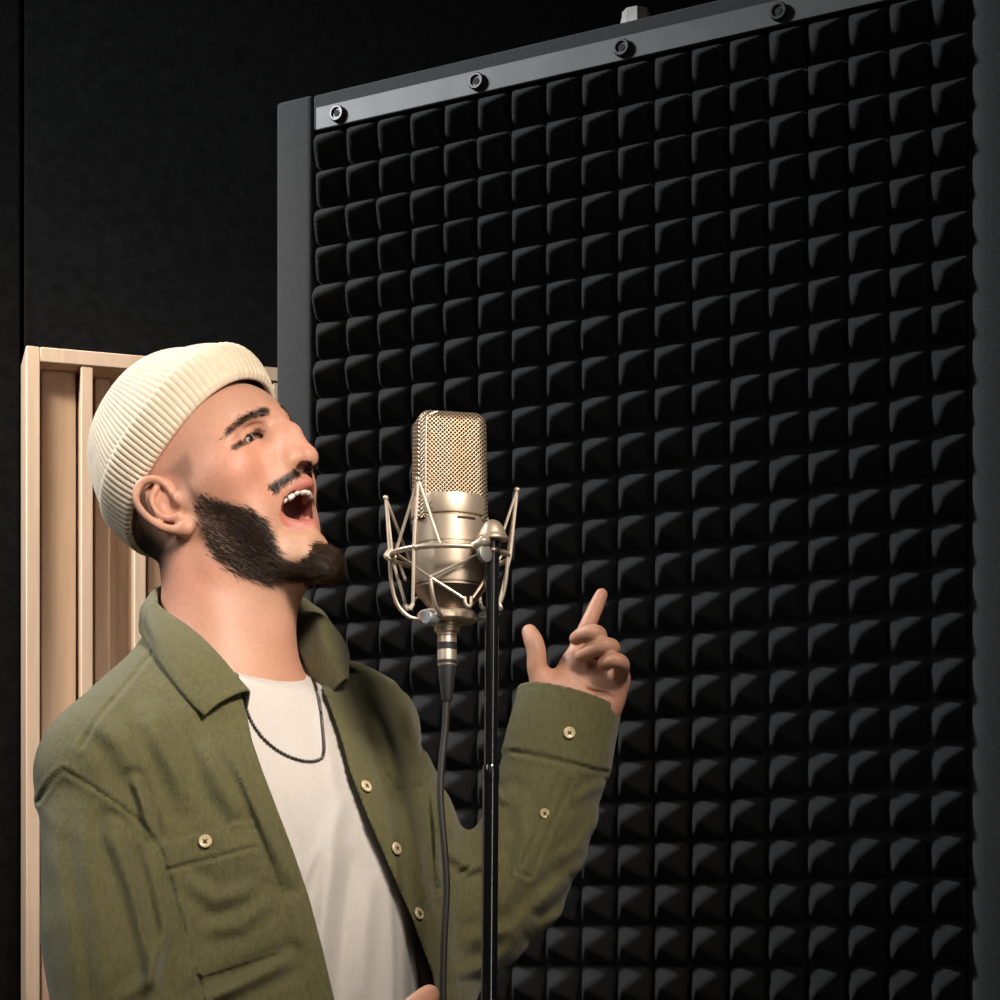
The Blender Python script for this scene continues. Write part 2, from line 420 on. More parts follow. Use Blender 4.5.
# elastic: each tip down to the ring's underside collar and on to the lower hooks
M_el = mat('champagne_elastic', (0.50, 0.42, 0.33), 0.6, 0.3)
for i, (a, r, py) in enumerate(tips):
    t = az(a, r, py)
    MB().tube([t, rg(a + 1, 0, 0.0015), az(a - 8, RC + 0.004, 604)], 0.0014, 8).build('elastic', M_el, mount)
    MB().tube([az(a - 8, RC + 0.004, 604), az(a - 9, RC + 0.006, 608.5), az(a - 14, RC + 0.006, 609), az(a - 17, RC + 0.005, 606)], 0.0019, 8).build('hook', M_wire, mount)
# crossed lower wires between the ring and the cradle foot
for (p, q, r_) in (((-46, RR, None), (248, RC, 577), 0.0013), ((205, RR, None), (248, RC, 577), 0.0013), ((248, RC, 577), (-72, RC, 598), 0.0013), ((-60, RC, 598), (-25, RR, None), 0.0013),
                   ((205, RC, 580), (150, RR, None), 0.0013), ((100, RC, 580), (60, RR, None), 0.0013), ((100, RC, 580), (140, RC, 600), 0.0013)):
    MB().tube([az(*p) if p[2] else rg(p[0]), az(*q) if q[2] else rg(q[0])], r_, 8).build('cradle_wire', M_wire, mount)
hk = [az(-70, RC, 597), az(-70, RC + 0.001, 603), az(-67, RC + 0.002, 606.5), az(-64, RC + 0.002, 605), az(-62, RC, 597)]
MB().tube(spline(hk, 6), 0.0015, 8).build('hook', M_wire, mount)
MB().ball(az(248, RC, 577), 0.0022, 12).build('wire_joint', M_wire, mount)
MB().tube(spline([az(248, RC, 577), az(250, RC - 0.001, 592), az(252, RC - 0.006, 606), az(256, 0.026, 614), az(258, 0.021, 617)], 8), 0.0018, 8).build('basket_arm', M_wire, mount)
for a in (188, 345, 80):
    MB().tube(spline([rg(a), rg(a, -0.020, -0.001), rg(a, -0.040, -0.006), rg(a, -0.051, -0.016), rg(a, -0.054, -0.029)], 8), 0.0017, 8).build('basket_arm', M_wire, mount)
for a in (238, 200):
    MB().ball(rg(a), 0.0032, 12).build('ring_clip', M_wire, mount)
# clip cluster hanging under the ring at the left
for a in (184, 192, 200):
    MB().tube(spline([az(a, RR, 549), az(a, RR + 0.004, 556), az(a, RR - 0.001, 560), az(a, RR - 0.004, 553)], 6), 0.0013, 8).build('ring_hook', M_wire, mount)
prof = [(0.0, 623.6), (0.0165, 623.4), (0.0245, 622), (0.0255, 620.5), (0.0255, 614.5), (0.0235, 612.2), (0.0155, 611.5), (0.015, 608.0), (0.013, 606.5), (0, 606.5)]
MB().lathe([(r, mz(y) - mz(623.6)) for r, y in prof], mp_(-0.002, 0, 623.6), (0, 0, 1), 48).build('cradle_disc', M_champ, mount, angle=30)
kn = az(236, 0.0285, 618)
MB().lathe([(0.0058, -0.006), (0.0064, -0.005), (0.0064, 0.004), (0.005, 0.006)], kn, Vector((math.cos(math.radians(236)), math.sin(math.radians(236)), 0)), 20).build('locking_knob', mat('grey_metal', (0.35, 0.36, 0.38), 0.4, 0.7), mount)
# swivel arm from the ring to the stand, and the domed cap
DS = 1.715
sw = [rg(-64, 0, -0.001), rg(-58, 0.004, 0.006), Vector(W(481, 543, DS + 0.005)), Vector(W(489, 537, DS))]
MB().tube(spline(sw, 6), [0.0042] * 7 + [0.0052] * 6 + [0.007] * 6, 12).build('swivel_arm', M_wire, mount)
MB().lathe([(0.006, -0.003), (0.0075, -0.002), (0.0075, 0.002), (0.006, 0.003)], rg(-57, -0.006, 0.004), (0.75, -0.7, 0.1), 24).build('swivel_washer', mat('grey_metal_washer', (0.22, 0.21, 0.19), 0.5, 0.5), mount)
cap_b = W(492.5, 540.5, DS); k = DS / F_PX
prof = [(0.0, 0), (15.2 * k, 0), (16.0 * k, 0.0010), (16.0 * k, 0.0028), (14.2 * k, 0.0042), (13.0 * k, 8 * k), (10.6 * k, 14 * k), (7.2 * k, 18.2 * k), (3.4 * k, 20.3 * k), (0, 21 * k)]
MB().lathe(prof, cap_b, (0, 0, 1), 48).build('dome_cap', M_champ, mount, angle=30)

# ------------------------------------------------------------------ stand (leans a hair, round base on the floor)
topp = Vector(W(492.5, 541.2, DS)); low = Vector(W(489.0, 1000, DS)); ax = (topp - low).normalized()
foot = topp - ax * (topp.z / ax.z)
stand = empty('microphone_stand', foot, 'glossy black upright microphone stand between the singer and his raised hand', 'microphone stand')
Ls = (topp - foot).length; mid = topp - ax * ((Vector(W(0, 541, DS)).z - Vector(W(0, 766, DS)).z) / ax.z)
MB().lathe([(6.9 * k, 0), (6.9 * k, (topp - mid).length - 0.0005)], mid, ax, 32).build('upper_tube', M_black, stand)
MB().lathe([(8.3 * k, 0), (8.6 * k, 0.001), (8.6 * k, 0.012), (7.6 * k, 0.0145), (0, 0.0147)], mid - ax * 0.0135, ax, 32).build('clutch', M_black, stand)
MB().lathe([(8.2 * k, 0.03), (8.2 * k, (mid - foot).length - 0.0132)], foot, ax, 32).build('lower_tube', M_black, stand)
MB().lathe([(0.13, 0), (0.135, 0.004), (0.13, 0.016), (0.06, 0.022), (0.018, 0.034), (0.0155, 0.045), (0, 0.045)], (foot.x, foot.y, 0.0), (0, 0, 1), 48).build('round_base', M_black, stand)
MB().lathe([(6.9 * k, 0), (7.4 * k, 0.0005), (7.4 * k, 0.003), (6.9 * k, 0.0035)], Vector(W(492.4, 553, DS)), ax, 24).build('thread_collar', M_champd, stand)

# ------------------------------------------------------------------ plug and cable
cable = empty('microphone_cable', mp_(-0.001, 0, 700), 'thin dark cable with a metal plug hanging from the base of the studio microphone', 'cable')
cx = -2.5 * PXM
prof = [(0.0, 636), (0.0085, 636), (0.0085, 633), (0.0108, 632), (0.0108, 626.5), (0.0125, 625.8), (0.0125, 624.0), (0, 624.0)]
MB().lathe([(r, mz(y) - mz(636)) for r, y in prof], mp_(cx, 0, 636), (0, 0, 1), 32).build('neck', M_champ, cable, angle=30)
MB().lathe([(0.0075, 0), (0.0082, 0.001), (0.0082, mz(636) - mz(666) - 0.001), (0.0078, mz(636) - mz(666) - 0.0002)], mp_(cx, 0, 666), (0, 0, 1), 32).build('plug', M_champ, cable, angle=30)
MB().lathe([(0.00835, 0), (0.00835, 0.0062)], mp_(cx, 0, 650), (0, 0, 1), 32).build('plug_band', M_rub, cable, angle=30)
MB().lathe([(0.00835, 0), (0.00835, 0.0032)], mp_(cx, 0, 664), (0, 0, 1), 32).build('plug_band', M_rub, cable, angle=30)
MB().lathe([(0.0042, 0), (0.0048, 0.002), (0.0066, 0.018), (0.0076, mz(666) - mz(701) - 0.001), (0.0076, mz(666) - mz(701))], mp_(cx, 0, 701), (0, 0, 1), 24).build('boot', M_rub, cable)
M_cab = mat('dark_cable', (0.022, 0.018, 0.014), 0.45)
cpts = [W(446.6, 700, DM), W(445, 730, DM), W(441.5, 765, DM - 0.002), W(440.5, 800, DM - 0.004), W(444.5, 850, DM - 0.006), W(446.5, 890, DM - 0.006), W(444, 940, DM - 0.006), W(443, 1005, DM - 0.004),
        W(446, 1120, DM), W(470, 1400, DM), W(478, 1900, DM - 0.02), np.array([foot.x - 0.03, foot.y - 0.20, 0.10]), np.array([foot.x + 0.05, foot.y - 0.32, 0.006]), np.array([foot.x + 0.5, foot.y - 0.6, 0.006]), np.array([foot.x + 1.0, foot.y - 0.5, 0.006])]
MB().tube(spline(cpts, 12), 0.0031, 10).build('cable_run', M_cab, cable)
# ------------------------------------------------------------------ sculpting kit: smooth-blended solids, meshed as one skin
def _smin(a, b, k):
    if k <= 0: return np.minimum(a, b)
    h = np.maximum(k - np.abs(a - b), 0.0) / k
    return np.minimum(a, b) - h * h * k * 0.25

class Sculpt:
    def __init__(self):
        self.pr = []; self.frames = {'w': None}; self.post = []; self.hollow = False
    def frame(self, name, origin, R, scale=1.0, mirror=False):
        """R columns: the frame's axes in the room; scale: room metres per unit"""
        self.frames[name] = (np.array(origin, float), np.array(R, float), scale, mirror)
    def to(self, name, P):
        f = self.frames[name]
        if f is None: return P
        q = (P - f[0]) @ f[1] / f[2]
        if f[3]: q[:, 1] = -np.abs(q[:, 1])
        return q
    def out(self, name, q):
        f = self.frames[name]
        return np.asarray(q, float) * f[2] @ f[1].T + f[0] if f is not None else np.asarray(q, float)
    def add(self, fn, k=0.0, op='+', fr='w'):
        s = 1.0 if self.frames[fr] is None else self.frames[fr][2]
        self.pr.append((fn, k * s, op, fr, s)); return self
    def ell(self, c, r, k=0.0, op='+', fr='w', rot=None):
        c = np.array(c, float); r = np.array(r, float); R = None if rot is None else np.array(rot, float)
        def fn(P):
            q = P - c
            if R is not None: q = q @ R
            k0 = np.sqrt(((q / r) ** 2).sum(1)) + 1e-9; k1 = np.sqrt(((q / (r * r)) ** 2).sum(1)) + 1e-9
            return k0 * (k0 - 1) / k1
        return self.add(fn, k, op, fr)
    def cap(self, a, b, ra, rb, k=0.0, op='+', fr='w'):
        a = np.array(a, float); b = np.array(b, float); ab = b - a; L2 = (ab * ab).sum() + 1e-12
        def fn(P):
            t = np.clip((P - a) @ ab / L2, 0, 1)
            return np.linalg.norm(P - a - t[:, None] * ab, axis=1) - (ra + (rb - ra) * t)
        return self.add(fn, k, op, fr)
    def chain(self, pts, rads, k=0.0, op='+', fr='w'):
        pts = np.array(pts, float); rads = np.array(rads, float)
        def fn(P):
            best = np.full(len(P), 1e9)
            for a, b, ra, rb in zip(pts[:-1], pts[1:], rads[:-1], rads[1:]):
                ab = b - a; t = np.clip((P - a) @ ab / ((ab * ab).sum() + 1e-12), 0, 1)
                best = np.minimum(best, np.linalg.norm(P - a - t[:, None] * ab, axis=1) - (ra + (rb - ra) * t))
            return best
        return self.add(fn, k, op, fr)
    def eval(self, P, sel=None, raw=False):
        d = np.full(len(P), 1.0); cache = {}
        for i, (fn, k, op, fr, s) in enumerate(self.pr):
            if sel is not None and not sel[i]: continue
            if fr not in cache: cache[fr] = self.to(fr, P.copy())
            v = fn(cache[fr]) * s
            if op == '+': d = _smin(d, v, k)
            elif op == '-': d = -_smin(-d, v, k)
            elif op == '&': d = -_smin(-d, -v, k)
        if self.post and not raw:
            m = np.abs(d) < 0.022
            if self.hollow: far_in = d <= -0.022
            if m.any():
                q = d[m]
                for fn in self.post: q = fn(P[m], q)
                d[m] = q
            if self.hollow: d[far_in] = -d[far_in]
        return d
    def mesh(self, lo, hi, h, B=20, slack=0.03):
        lo = np.array(lo, float); n = np.ceil((np.array(hi) - lo) / h / B).astype(int) * B
        nb = n // B
        bi = np.stack(np.meshgrid(*[np.arange(x) for x in nb], indexing='ij'), -1).reshape(-1, 3)
        cen = lo + (bi * B + B / 2) * h; R = B * h * 0.5 * 1.7321
        dist = np.full(len(cen), 1.0); need = np.zeros((len(self.pr), len(cen)), bool); cache = {}
        for i, (fn, k, op, fr, s) in enumerate(self.pr):
            if fr not in cache: cache[fr] = self.to(fr, cen.copy())
            v = fn(cache[fr]) * s
            if op == '+': need[i] = v < R * 1.5 + k + slack; dist = np.minimum(dist, v)
            elif op == '-': need[i] = v < R * 1.5 + k + slack
            else: need[i] = v > -(R * 1.5 + k + slack)
        act = (dist < R * 1.5 + slack) & (dist > -(R * 1.6 + slack + 0.02))
        for i, p in enumerate(self.pr):           # cuts reach inside
            if p[2] != '+': act |= need[i] & (dist < R * 1.5 + slack)
        ax = np.arange(B + 1); loc = np.stack(np.meshgrid(ax, ax, ax, indexing='ij'), -1).reshape(-1, 3)
        N = n + 2; KV, VV, QQ = [], [], []
        def key(g): return ((g[:, 0] + 1) * N[1] + g[:, 1] + 1) * N[2] + g[:, 2] + 1
        for q in np.nonzero(act)[0]:
            g0 = bi[q] * B
            D = self.eval(lo + (g0 + loc) * h, need[:, q]).reshape(B + 1, B + 1, B + 1)
            S = D < 0
            if S.all() or not S.any(): continue
            cnt = sum(S[a:B + a, b:B + b, c:B + c].astype(np.int8) for a in (0, 1) for b in (0, 1) for c in (0, 1))
            cells = np.argwhere((cnt > 0) & (cnt < 8))
            if len(cells) == 0: continue
            acc = np.zeros((len(cells), 3)); num = np.zeros(len(cells))
            for axis in range(3):
                o1, o2 = [x for x in range(3) if x != axis]
                for u in (0, 1):
                    for v in (0, 1):
                        off = np.zeros(3, int); off[o1] = u; off[o2] = v
                        a = cells + off; b = a.copy(); b[:, axis] += 1
                        da = D[a[:, 0], a[:, 1], a[:, 2]]; db = D[b[:, 0], b[:, 1], b[:, 2]]
                        m = (da < 0) != (db < 0); t = np.where(m, da / np.where(m, da - db, 1), 0)
                        pt = off + np.zeros((len(cells), 3)); pt[:, axis] = t
                        acc += np.where(m[:, None], pt, 0); num += m
            VV.append(lo + (g0 + cells + acc / num[:, None]) * h); KV.append(key(g0 + cells))
            for axis in range(3):
                o1, o2 = (axis + 1) % 3, (axis + 2) % 3
                sl0 = [slice(0, B)] * 3; sl1 = [slice(0, B)] * 3; sl1[axis] = slice(1, B + 1)
                s0, s1 = S[tuple(sl0)], S[tuple(sl1)]
                for flip, m in ((False, s0 & ~s1), (True, ~s0 & s1)):
                    e = np.argwhere(m)
                    if len(e) == 0: continue
                    e = e + g0; e1 = np.zeros(3, int); e1[o1] = 1; e2 = np.zeros(3, int); e2[o2] = 1
                    qd = np.stack([key(e - e1 - e2), key(e - e2), key(e), key(e - e1)], 1)
                    QQ.append(qd[:, ::-1] if flip else qd)
        K = np.concatenate(KV); V = np.concatenate(VV); Q = np.concatenate(QQ)
        o = np.argsort(K); K = K[o]; V = V[o]
        ix = np.searchsorted(K, Q); ix = np.clip(ix, 0, len(K) - 1)
        ok = (K[ix] == Q).all(1)
        return V, ix[ok]

def project(P):
    """photo pixels of room points"""
    return np.stack([500 + P[:, 0] / P[:, 1] * F_PX, HORIZON - (P[:, 2] - CAM_Z) / P[:, 1] * F_PX], 1)

def poly_sd(p, poly):
    """signed distance (negative inside) from points to a polygon, both 2-D"""
    poly = np.asarray(poly, float); d = np.full(len(p), 1e18); s = np.ones(len(p))
    for i in range(len(poly)):
        a = poly[i]; b = poly[i - 1]; e = b - a; w_ = p - a
        t = np.clip((w_ @ e) / (e @ e), 0, 1); d = np.minimum(d, ((w_ - t[:, None] * e) ** 2).sum(1))
        c1 = p[:, 1] >= a[1]; c2 = p[:, 1] < b[1]; c3 = e[0] * w_[:, 1] > e[1] * w_[:, 0]
        s = np.where((c1 & c2 & c3) | (~c1 & ~c2 & ~c3), -s, s)
    return s * np.sqrt(d)

def line_d(p, line):
    """distance to an open polyline and the place along it (0..1)"""
    line = np.asarray(line, float); d = np.full(len(p), 1e18); u = np.zeros(len(p)); n = len(line) - 1
    for i in range(n):
        a, b = line[i], line[i + 1]; e = b - a; t = np.clip((p - a) @ e / (e @ e), 0, 1)
        q = ((p - a - t[:, None] * e) ** 2).sum(1); m = q < d; d = np.where(m, q, d); u = np.where(m, (i + t) / n, u)
    return np.sqrt(d), u

def sstep(a, b, x):
    t = np.clip((x - a) / (b - a), 0, 1); return t * t * (3 - 2 * t)

def vnormals(V, Q):
    n = np.cross(V[Q[:, 2]] - V[Q[:, 0]], V[Q[:, 3]] - V[Q[:, 1]])
    o = np.zeros_like(V)
    for c in range(4): np.add.at(o, Q[:, c], n)
    return o / (np.linalg.norm(o, axis=1, keepdims=True) + 1e-12)

_RN = np.random.default_rng(11)
_WK = [( _RN.normal(0, 1, 3), _RN.uniform(0, 6.28)) for _ in range(24)]
def wob(P, freq, n=6, start=0):
    """cheap smooth noise, about -1..1"""
    s = 0
    for i in range(n):
        k, ph = _WK[(start + i) % 24]; s = s + np.sin(P @ (k * freq) + ph)
    return s / math.sqrt(n) * 0.9
# ------------------------------------------------------------------ the singer
YAW, PITCH, ROLL, HS = math.radians(30), math.radians(33), math.radians(5), 0.00100
f0 = np.array([math.cos(YAW), -math.sin(YAW), 0]); m0 = np.array([math.sin(YAW), math.cos(YAW), 0]); up0 = np.array([0, 0, 1.0])
hx = math.cos(PITCH) * f0 + math.sin(PITCH) * up0; hz = -math.sin(PITCH) * f0 + math.cos(PITCH) * up0
RH_ = np.stack([hx, math.cos(ROLL) * m0 + math.sin(ROLL) * hz, -math.sin(ROLL) * m0 + math.cos(ROLL) * hz], 1)   # head axes: forward, his left, up
D0 = 1.90
HO = W(181, 509, 1.84) - RH_ @ np.array([2.0, -73, 0]) * HS
def H(x, y, z): return np.array([x, y, z], float) * HS @ RH_.T + HO
def hp(px, py, y):
    """head coordinates of photo pixel (px,py) on the head's sagittal sheet y"""
    c = RH_.T @ (np.array([0, 0, CAM_Z]) - HO) / HS; d = RH_.T @ np.array([(px - 500) / F_PX, 1, (HORIZON - py) / F_PX]) / HS
    return c + d * (y - c[1]) / d[1]
tf = np.array([math.sqrt(.5), -math.sqrt(.5), 0]); tl = np.array([math.sqrt(.5), math.sqrt(.5), 0])   # chest: forward, his left

# torso cross-sections: pixel row, pixel column of the middle, half width, half depth, shift along depth
TS = [(610, 226, .055, .058), (655, 236, .066, .066), (690, 242, .112, .080), (730, 250, .168, .100), (780, 264, .186, .120), (850, 280, .183, .132), (940, 292, .176, .134), (1040, 298, .170, .130), (1180, 296, .172, .130), (1290, 292, .182, .135)]
tz = np.array([CAM_Z + (HORIZON - r[0]) / F_PX * D0 for r in TS])[::-1]
tcx = np.array([(r[1] - 500) / F_PX * D0 for r in TS])[::-1]; ta = np.array([r[2] for r in TS])[::-1]; tb = np.array([r[3] for r in TS])[::-1]
def _sm(x, y):
    """smooth lookup table"""
    xs = np.linspace(x[0], x[-1], 200); ys = np.interp(xs, x, y)
    for _ in range(60): ys[1:-1] = 0.25 * ys[:-2] + 0.5 * ys[1:-1] + 0.25 * ys[2:]
    return xs, ys
_cx, _ca, _cb = _sm(tz, tcx), _sm(tz, ta), _sm(tz, tb)
def torso(shrink, z0=None, z1=None):
    def fn(P):
        z = P[:, 2]; cx = np.interp(z, *_cx); a = np.interp(z, *_ca) - shrink; b = np.interp(z, *_cb) - shrink
        qx = P[:, 0] - cx; qy = P[:, 1] - D0
        l = (qx * tl[0] + qy * tl[1]) / a; f = (qx * tf[0] + qy * tf[1]) / b
        rho = (np.abs(l) ** 2.35 + np.abs(f) ** 2.35) ** (1 / 2.35) + 1e-9
        g = np.sqrt((l / a) ** 2 + (f / b) ** 2) / np.sqrt(l * l + f * f + 1e-12)
        d = (rho - 1) / g
        if z0 is not None: d = np.maximum(d, z0 - z)
        if z1 is not None: d = np.maximum(d, z - z1)
        return d
    return fn
SHN = W(110, 788, 1.785); SHF = W(352, 750, 1.99)                        # shoulders
ELN = W(140, 1085, 1.73); WRN = W(352, 1062, 1.66)
ELF = W(470, 908, 1.955); ELM = W(540, 818, 1.968); WRF = W(588, 716, 1.972)

# ---- body: head, neck, trunk, arms, hands, legs in one skin
S = Sculpt()
S.frame('h', HO, RH_, HS, True)
E = lambda c, r, k=8, op='+', rot=None: S.ell(c, r, k, op, 'h', rot)
C = lambda a, b, ra, rb, k=8, op='+': S.cap(a, b, ra, rb, k, op, 'h')
def ry(deg):
    a = math.radians(deg); return np.array([[math.cos(a), 0, math.sin(a)], [0, 1, 0], [-math.sin(a), 0, math.cos(a)]])
def rz(deg):
    a = math.radians(deg); return np.array([[math.cos(a), -math.sin(a), 0], [math.sin(a), math.cos(a), 0], [0, 0, 1]])
E((2, 0, 50), (92, 72, 78), 0)
E((47, 0, 54), (53, 62, 46), 20)
E((36, 0, -2), (46, 61, 60), 22)
C((90.5, -12, 44), (63, -48, 37), 8, 7, 14)                 # brow ridge
E((45, -49, 2), (25, 15.5, 17), 16)                        # cheekbone
C((46, -54, 2), (12, -64, 2), 9, 7, 22)                  # zygomatic arch
E((32, -50, 14), (40, 17, 34), 22)                       # temple
C((90, -12, 20), (76, -22, 0), 8, 9, 12)                 # side of the nose into the cheek
E((34, -38, -32), (26, 20, 36), 18)                      # cheek
C((8, -58, -6), (-6, -49, -50), 13, 13, 16)              # jaw ramus
C((-6, -49, -50), (52, -14, -88), 13, 12, 16)            # jaw line
E((53, 0, -90), (17, 22, 15), 14)                        # chin
E((18, 0, -68), (44, 40, 24), 18)                        # floor of the mouth
E((68, 0, -18), (24, 27, 20), 14)                        # upper jaw
C((94, 0, 40), (102.5, 0, 18), 7.5, 6.8, 12)               # nose bridge
C((102.5, 0, 18), (102.5, 0, -6), 6.8, 8.4, 8)
E((101.8, 0, -11), (9.8, 10.5, 9.3), 7)                   # nose tip
E((87, -13.5, -8), (13, 7.5, 8.5), 6)                    # nose wing
E((90, 0, -10), (12, 5.5, 6), 5)
E((88, -8, 7), (14, 10, 18), 9)                          # flank of the nose
E((94.5, -7.4, -16.5), (7, 3.4, 4.2), 2.5, '-', ry(12))  # nostril
E((85, -36, 27), (14, 15, 9), 12, '-')                 # eye socket
E((66.3, -30, 27.6), (13.6, 15.5, 13), 6)                  # lids over the eyeball
E((56, -53, 29), (17, 8, 14), 12)                        # outer orbit
ec = np.array([64.5, -32, 27.2])
def on_face(px, py, inward=0.0):
    """head coordinates of the face surface sculpted so far at a photo pixel"""
    ds = np.linspace(1.70, 1.98, 561); P = np.stack([W(px, py, d) for d in ds]); v = S.eval(P)
    i = int(np.argmax(v < 0)) if (v < 0).any() else int(np.argmin(v))
    q = (W(px, py, ds[i] + inward * 0.001) - HO) @ RH_ / HS; q[1] = -abs(q[1]); return q
slit_l = spline([on_face(*q) for q in ((234.5, 447.5, 0.5), (242, 443.5, 1.2), (249.5, 439, 1.8), (256, 435.5, 2.0), (261, 437, 1.2))], 4)
crease_l = spline([on_face(*q) for q in ((227, 446), (237, 437.5), (245, 430), (253, 424.5), (261, 424.5))], 4)
lash_l = spline([on_face(*q) for q in ((230.5, 449), (238.5, 443.5), (246, 436.8), (252, 432), (257, 430), (261.5, 432.5))], 4)
_n = len(slit_l)
S.chain(slit_l, np.interp(np.linspace(0, 1, _n), [0, .25, .55, .8, 1], [.8, 1.7, 2.5, 3.1, 2.1]), 0.8, '-', 'h')
S.chain(crease_l, np.interp(np.linspace(0, 1, _n), [0, .5, 1], [.7, 1.1, .7]), 2.2, '-', 'h')
fold = np.array([hp(272, 470, -19), hp(267, 484, -28), hp(265, 500, -33)]); fold[:, 0] += 2
S.chain(fold, [2.0, 2.8, 1.6], 4.5, '-', 'h')              # nose-to-mouth fold
# mouth: open, wide
upx = [(274.5, 506, -27), (279.5, 496, -23.5), (291, 488.5, -15), (303, 482.5, -6), (309, 480.5, 0)]
lox = [(274.5, 506, -27), (279, 514.5, -24.5), (289, 521, -17), (304, 525, -7), (313, 524.5, 0)]
up_l = spline([hp(*q) - np.array([3.0, 0, 0]) for q in upx], 6); lo_l = spline([hp(*q) - np.array([3.5, 0, 0]) for q in lox], 6)
mu, ml = up_l[-1], lo_l[-1]; mc = (mu + ml) / 2; m_ang = math.degrees(math.atan2(mu[0] - ml[0], mu[2] - ml[2]))
E(mc - np.array([10, 0, 0]), (35, 20.5, np.linalg.norm(mu - ml) / 2 - 1.5), 6, '-', ry(m_ang))
S.chain(up_l, np.interp(np.linspace(0, 1, len(up_l)), [0, .4, 1], [2.6, 5.4, 6.0]), 3.0, '+', 'h')
S.chain(lo_l, np.interp(np.linspace(0, 1, len(lo_l)), [0, .4, 1], [2.6, 5.6, 7.0]), 3.0, '+', 'h')
E(ml + np.array([-12, 0, -11]), (14, 20, 8), 10)
# ear
ear_o = np.array([-8.0, -77, 8.0]); er = ry(-8) @ rz(20)
S.frame('e', H(0, 0, 0), RH_, HS, True)
def epos(u, v, w_): return ear_o + er @ np.array([u, -v, w_], float)
S.ell(ear_o + er @ np.array([1, 2, 2.0]), (16, 3.2, 29), 3, '+', 'h', er)
hel = spline([epos(*q) for q in [(10, 1, 3), (13, 3, 13), (10, 5, 25), (0, 7, 31.5), (-11, 8, 28), (-17.5, 9, 16), (-18, 9, 1), (-13.5, 6, -14), (-6, 4, -24), (2, 3, -29)]], 5)
S.chain(hel, np.interp(np.linspace(0, 1, len(hel)), [0, .2, .7, 1], [2.4, 3.8, 3.8, 4.0]), 3.0, '+', 'h')
ant = spline([epos(*q) for q in [(4, 3.5, 20), (-3, 5, 16), (-8, 6.5, 7), (-8, 6.5, -4), (-3, 5, -13), (4, 4.5, -15)]], 5)
S.chain(ant, [3.2] * len(ant), 3.5, '+', 'h')
S.ell(epos(3, 6, -1), (8, 8, 11), 3, '-', 'h', er)
S.ell(epos(-12, 9, 12), (2.2, 2.6, 12), 2.5, '-', 'h', er)
S.ell(epos(13, 3, -3), (4.2, 4.2, 6.5), 4, '+', 'h', er)
S.ell(epos(3, 2.5, -27), (9, 4.6, 8.5), 5, '+', 'h', er)
E((6, -66, -2), (12, 8, 22), 6)
# neck
nb0 = W(238, 692, 1.91)
S.cap(H(-14, 0, -30), nb0, 0.0490, 0.0530, 0.030)
S.cap(H(-12, 0, -64), W(250, 668, 1.885), 0.034, 0.033, 0.030)
S.ell(W(268, 638, 1.875), (0.012, 0.012, 0.016), 0.018)       # larynx
S.cap(H(-30, -48, -22), W(260, 688, 1.86), 0.013, 0.010, 0.028)   # neck muscle to the collarbone
S.cap(H(-30, -14, -34), W(200, 692, 1.87), 0.036, 0.046, 0.04)
# trunk, arms (inside the clothes)
z_hip = W(0, 1330, D0)[2]
S.add(torso(0.032, z_hip, W(0, 640, D0)[2]), 0.03)
S.cap(SHN, ELN, .046, .038, .05); S.cap(ELN, WRN, .038, .027, .02)
S.cap(SHF, ELF, .044, .034, .05); S.cap(ELF, ELM, .034, .029, .02); S.cap(ELM, WRF, .029, .026, .02)
# far hand, palm to the camera
def P3(px, py, d): return W(px, py, d)
HD = 1.955
def finger(pts, rads, k=0.004):
    p = spline(pts, 4); S.chain(p, np.interp(np.linspace(0, 1, len(p)), np.linspace(0, 1, len(rads)), rads), k)
S.cap(WRF, P3(593, 700, HD + .006), .0265, .026, .012)
S.ell(P3(592, 682, HD + .004), (.0315, .0165, .036), .014)
S.cap(P3(580, 664, HD + .006), P3(615, 676, HD + .004), .0125, .0115, .012)
S.cap(P3(604, 706, HD), P3(614, 682, HD), .0125, .0115, .012)
S.cap(P3(570, 706, HD - .002), P3(547, 686, HD + .002), .0175, .0140, .012)   # ball of the thumb
S.cap(P3(566, 690, HD - .002), P3(574, 668, HD), .0155, .012, .012)
finger([P3(550, 694, HD + .002), P3(538, 672, HD - .002), P3(536.5, 652, HD - .004), P3(533.5, 641, HD - .003), P3(529.5, 632, HD)], [.0125, .0098, .0092, .0092, .0074], .008)
finger([P3(574, 664, HD + .004), P3(578, 648, HD + .004), P3(588, 625, HD - .001), P3(596, 607, HD + .002), P3(601.5, 594.5, HD + .004)], [.0100, .0085, .0078, .0072, .0060])
finger([P3(590, 662, HD + .004), P3(595, 648, HD - .006), P3(599, 636, HD - .032), P3(593, 632.5, HD - .041), P3(583, 634.5, HD - .036), P3(576, 638.5, HD - .029)], [.0100, .0088, .0080, .0078, .0075, .0064])
finger([P3(603, 668, HD + .004), P3(608, 657, HD - .008), P3(612.5, 648, HD - .034), P3(604, 645.5, HD - .042), P3(592, 650, HD - .036), P3(581, 656, HD - .026)], [.0100, .0088, .0078, .0077, .0075, .0064])
finger([P3(613, 684, HD + .002), P3(619, 675, HD - .014), P3(622, 665, HD - .036), P3(617.5, 660.5, HD - .045), P3(610.5, 661, HD - .043), P3(603.5, 664, HD - .036)], [.0098, .0085, .0075, .0072, .0072, .0062])
S.chain([P3(553, 700, HD - .024), P3(561, 690, HD - .022), P3(564, 678, HD - .020), P3(558, 666, HD - .02)], [.0015, .002, .002, .001], .004, '-')   # life line
S.chain([P3(566, 668, HD - .0205), P3(580, 684, HD - .0205), P3(600, 696, HD - .0195)], [.001, .0016, .001], .0035, '-')
S.chain([P3(588, 690, HD - .0165), P3(603, 693, HD - .017), P3(615, 700, HD - .0165)], [.0008, .0015, .0008], .0035, '-')
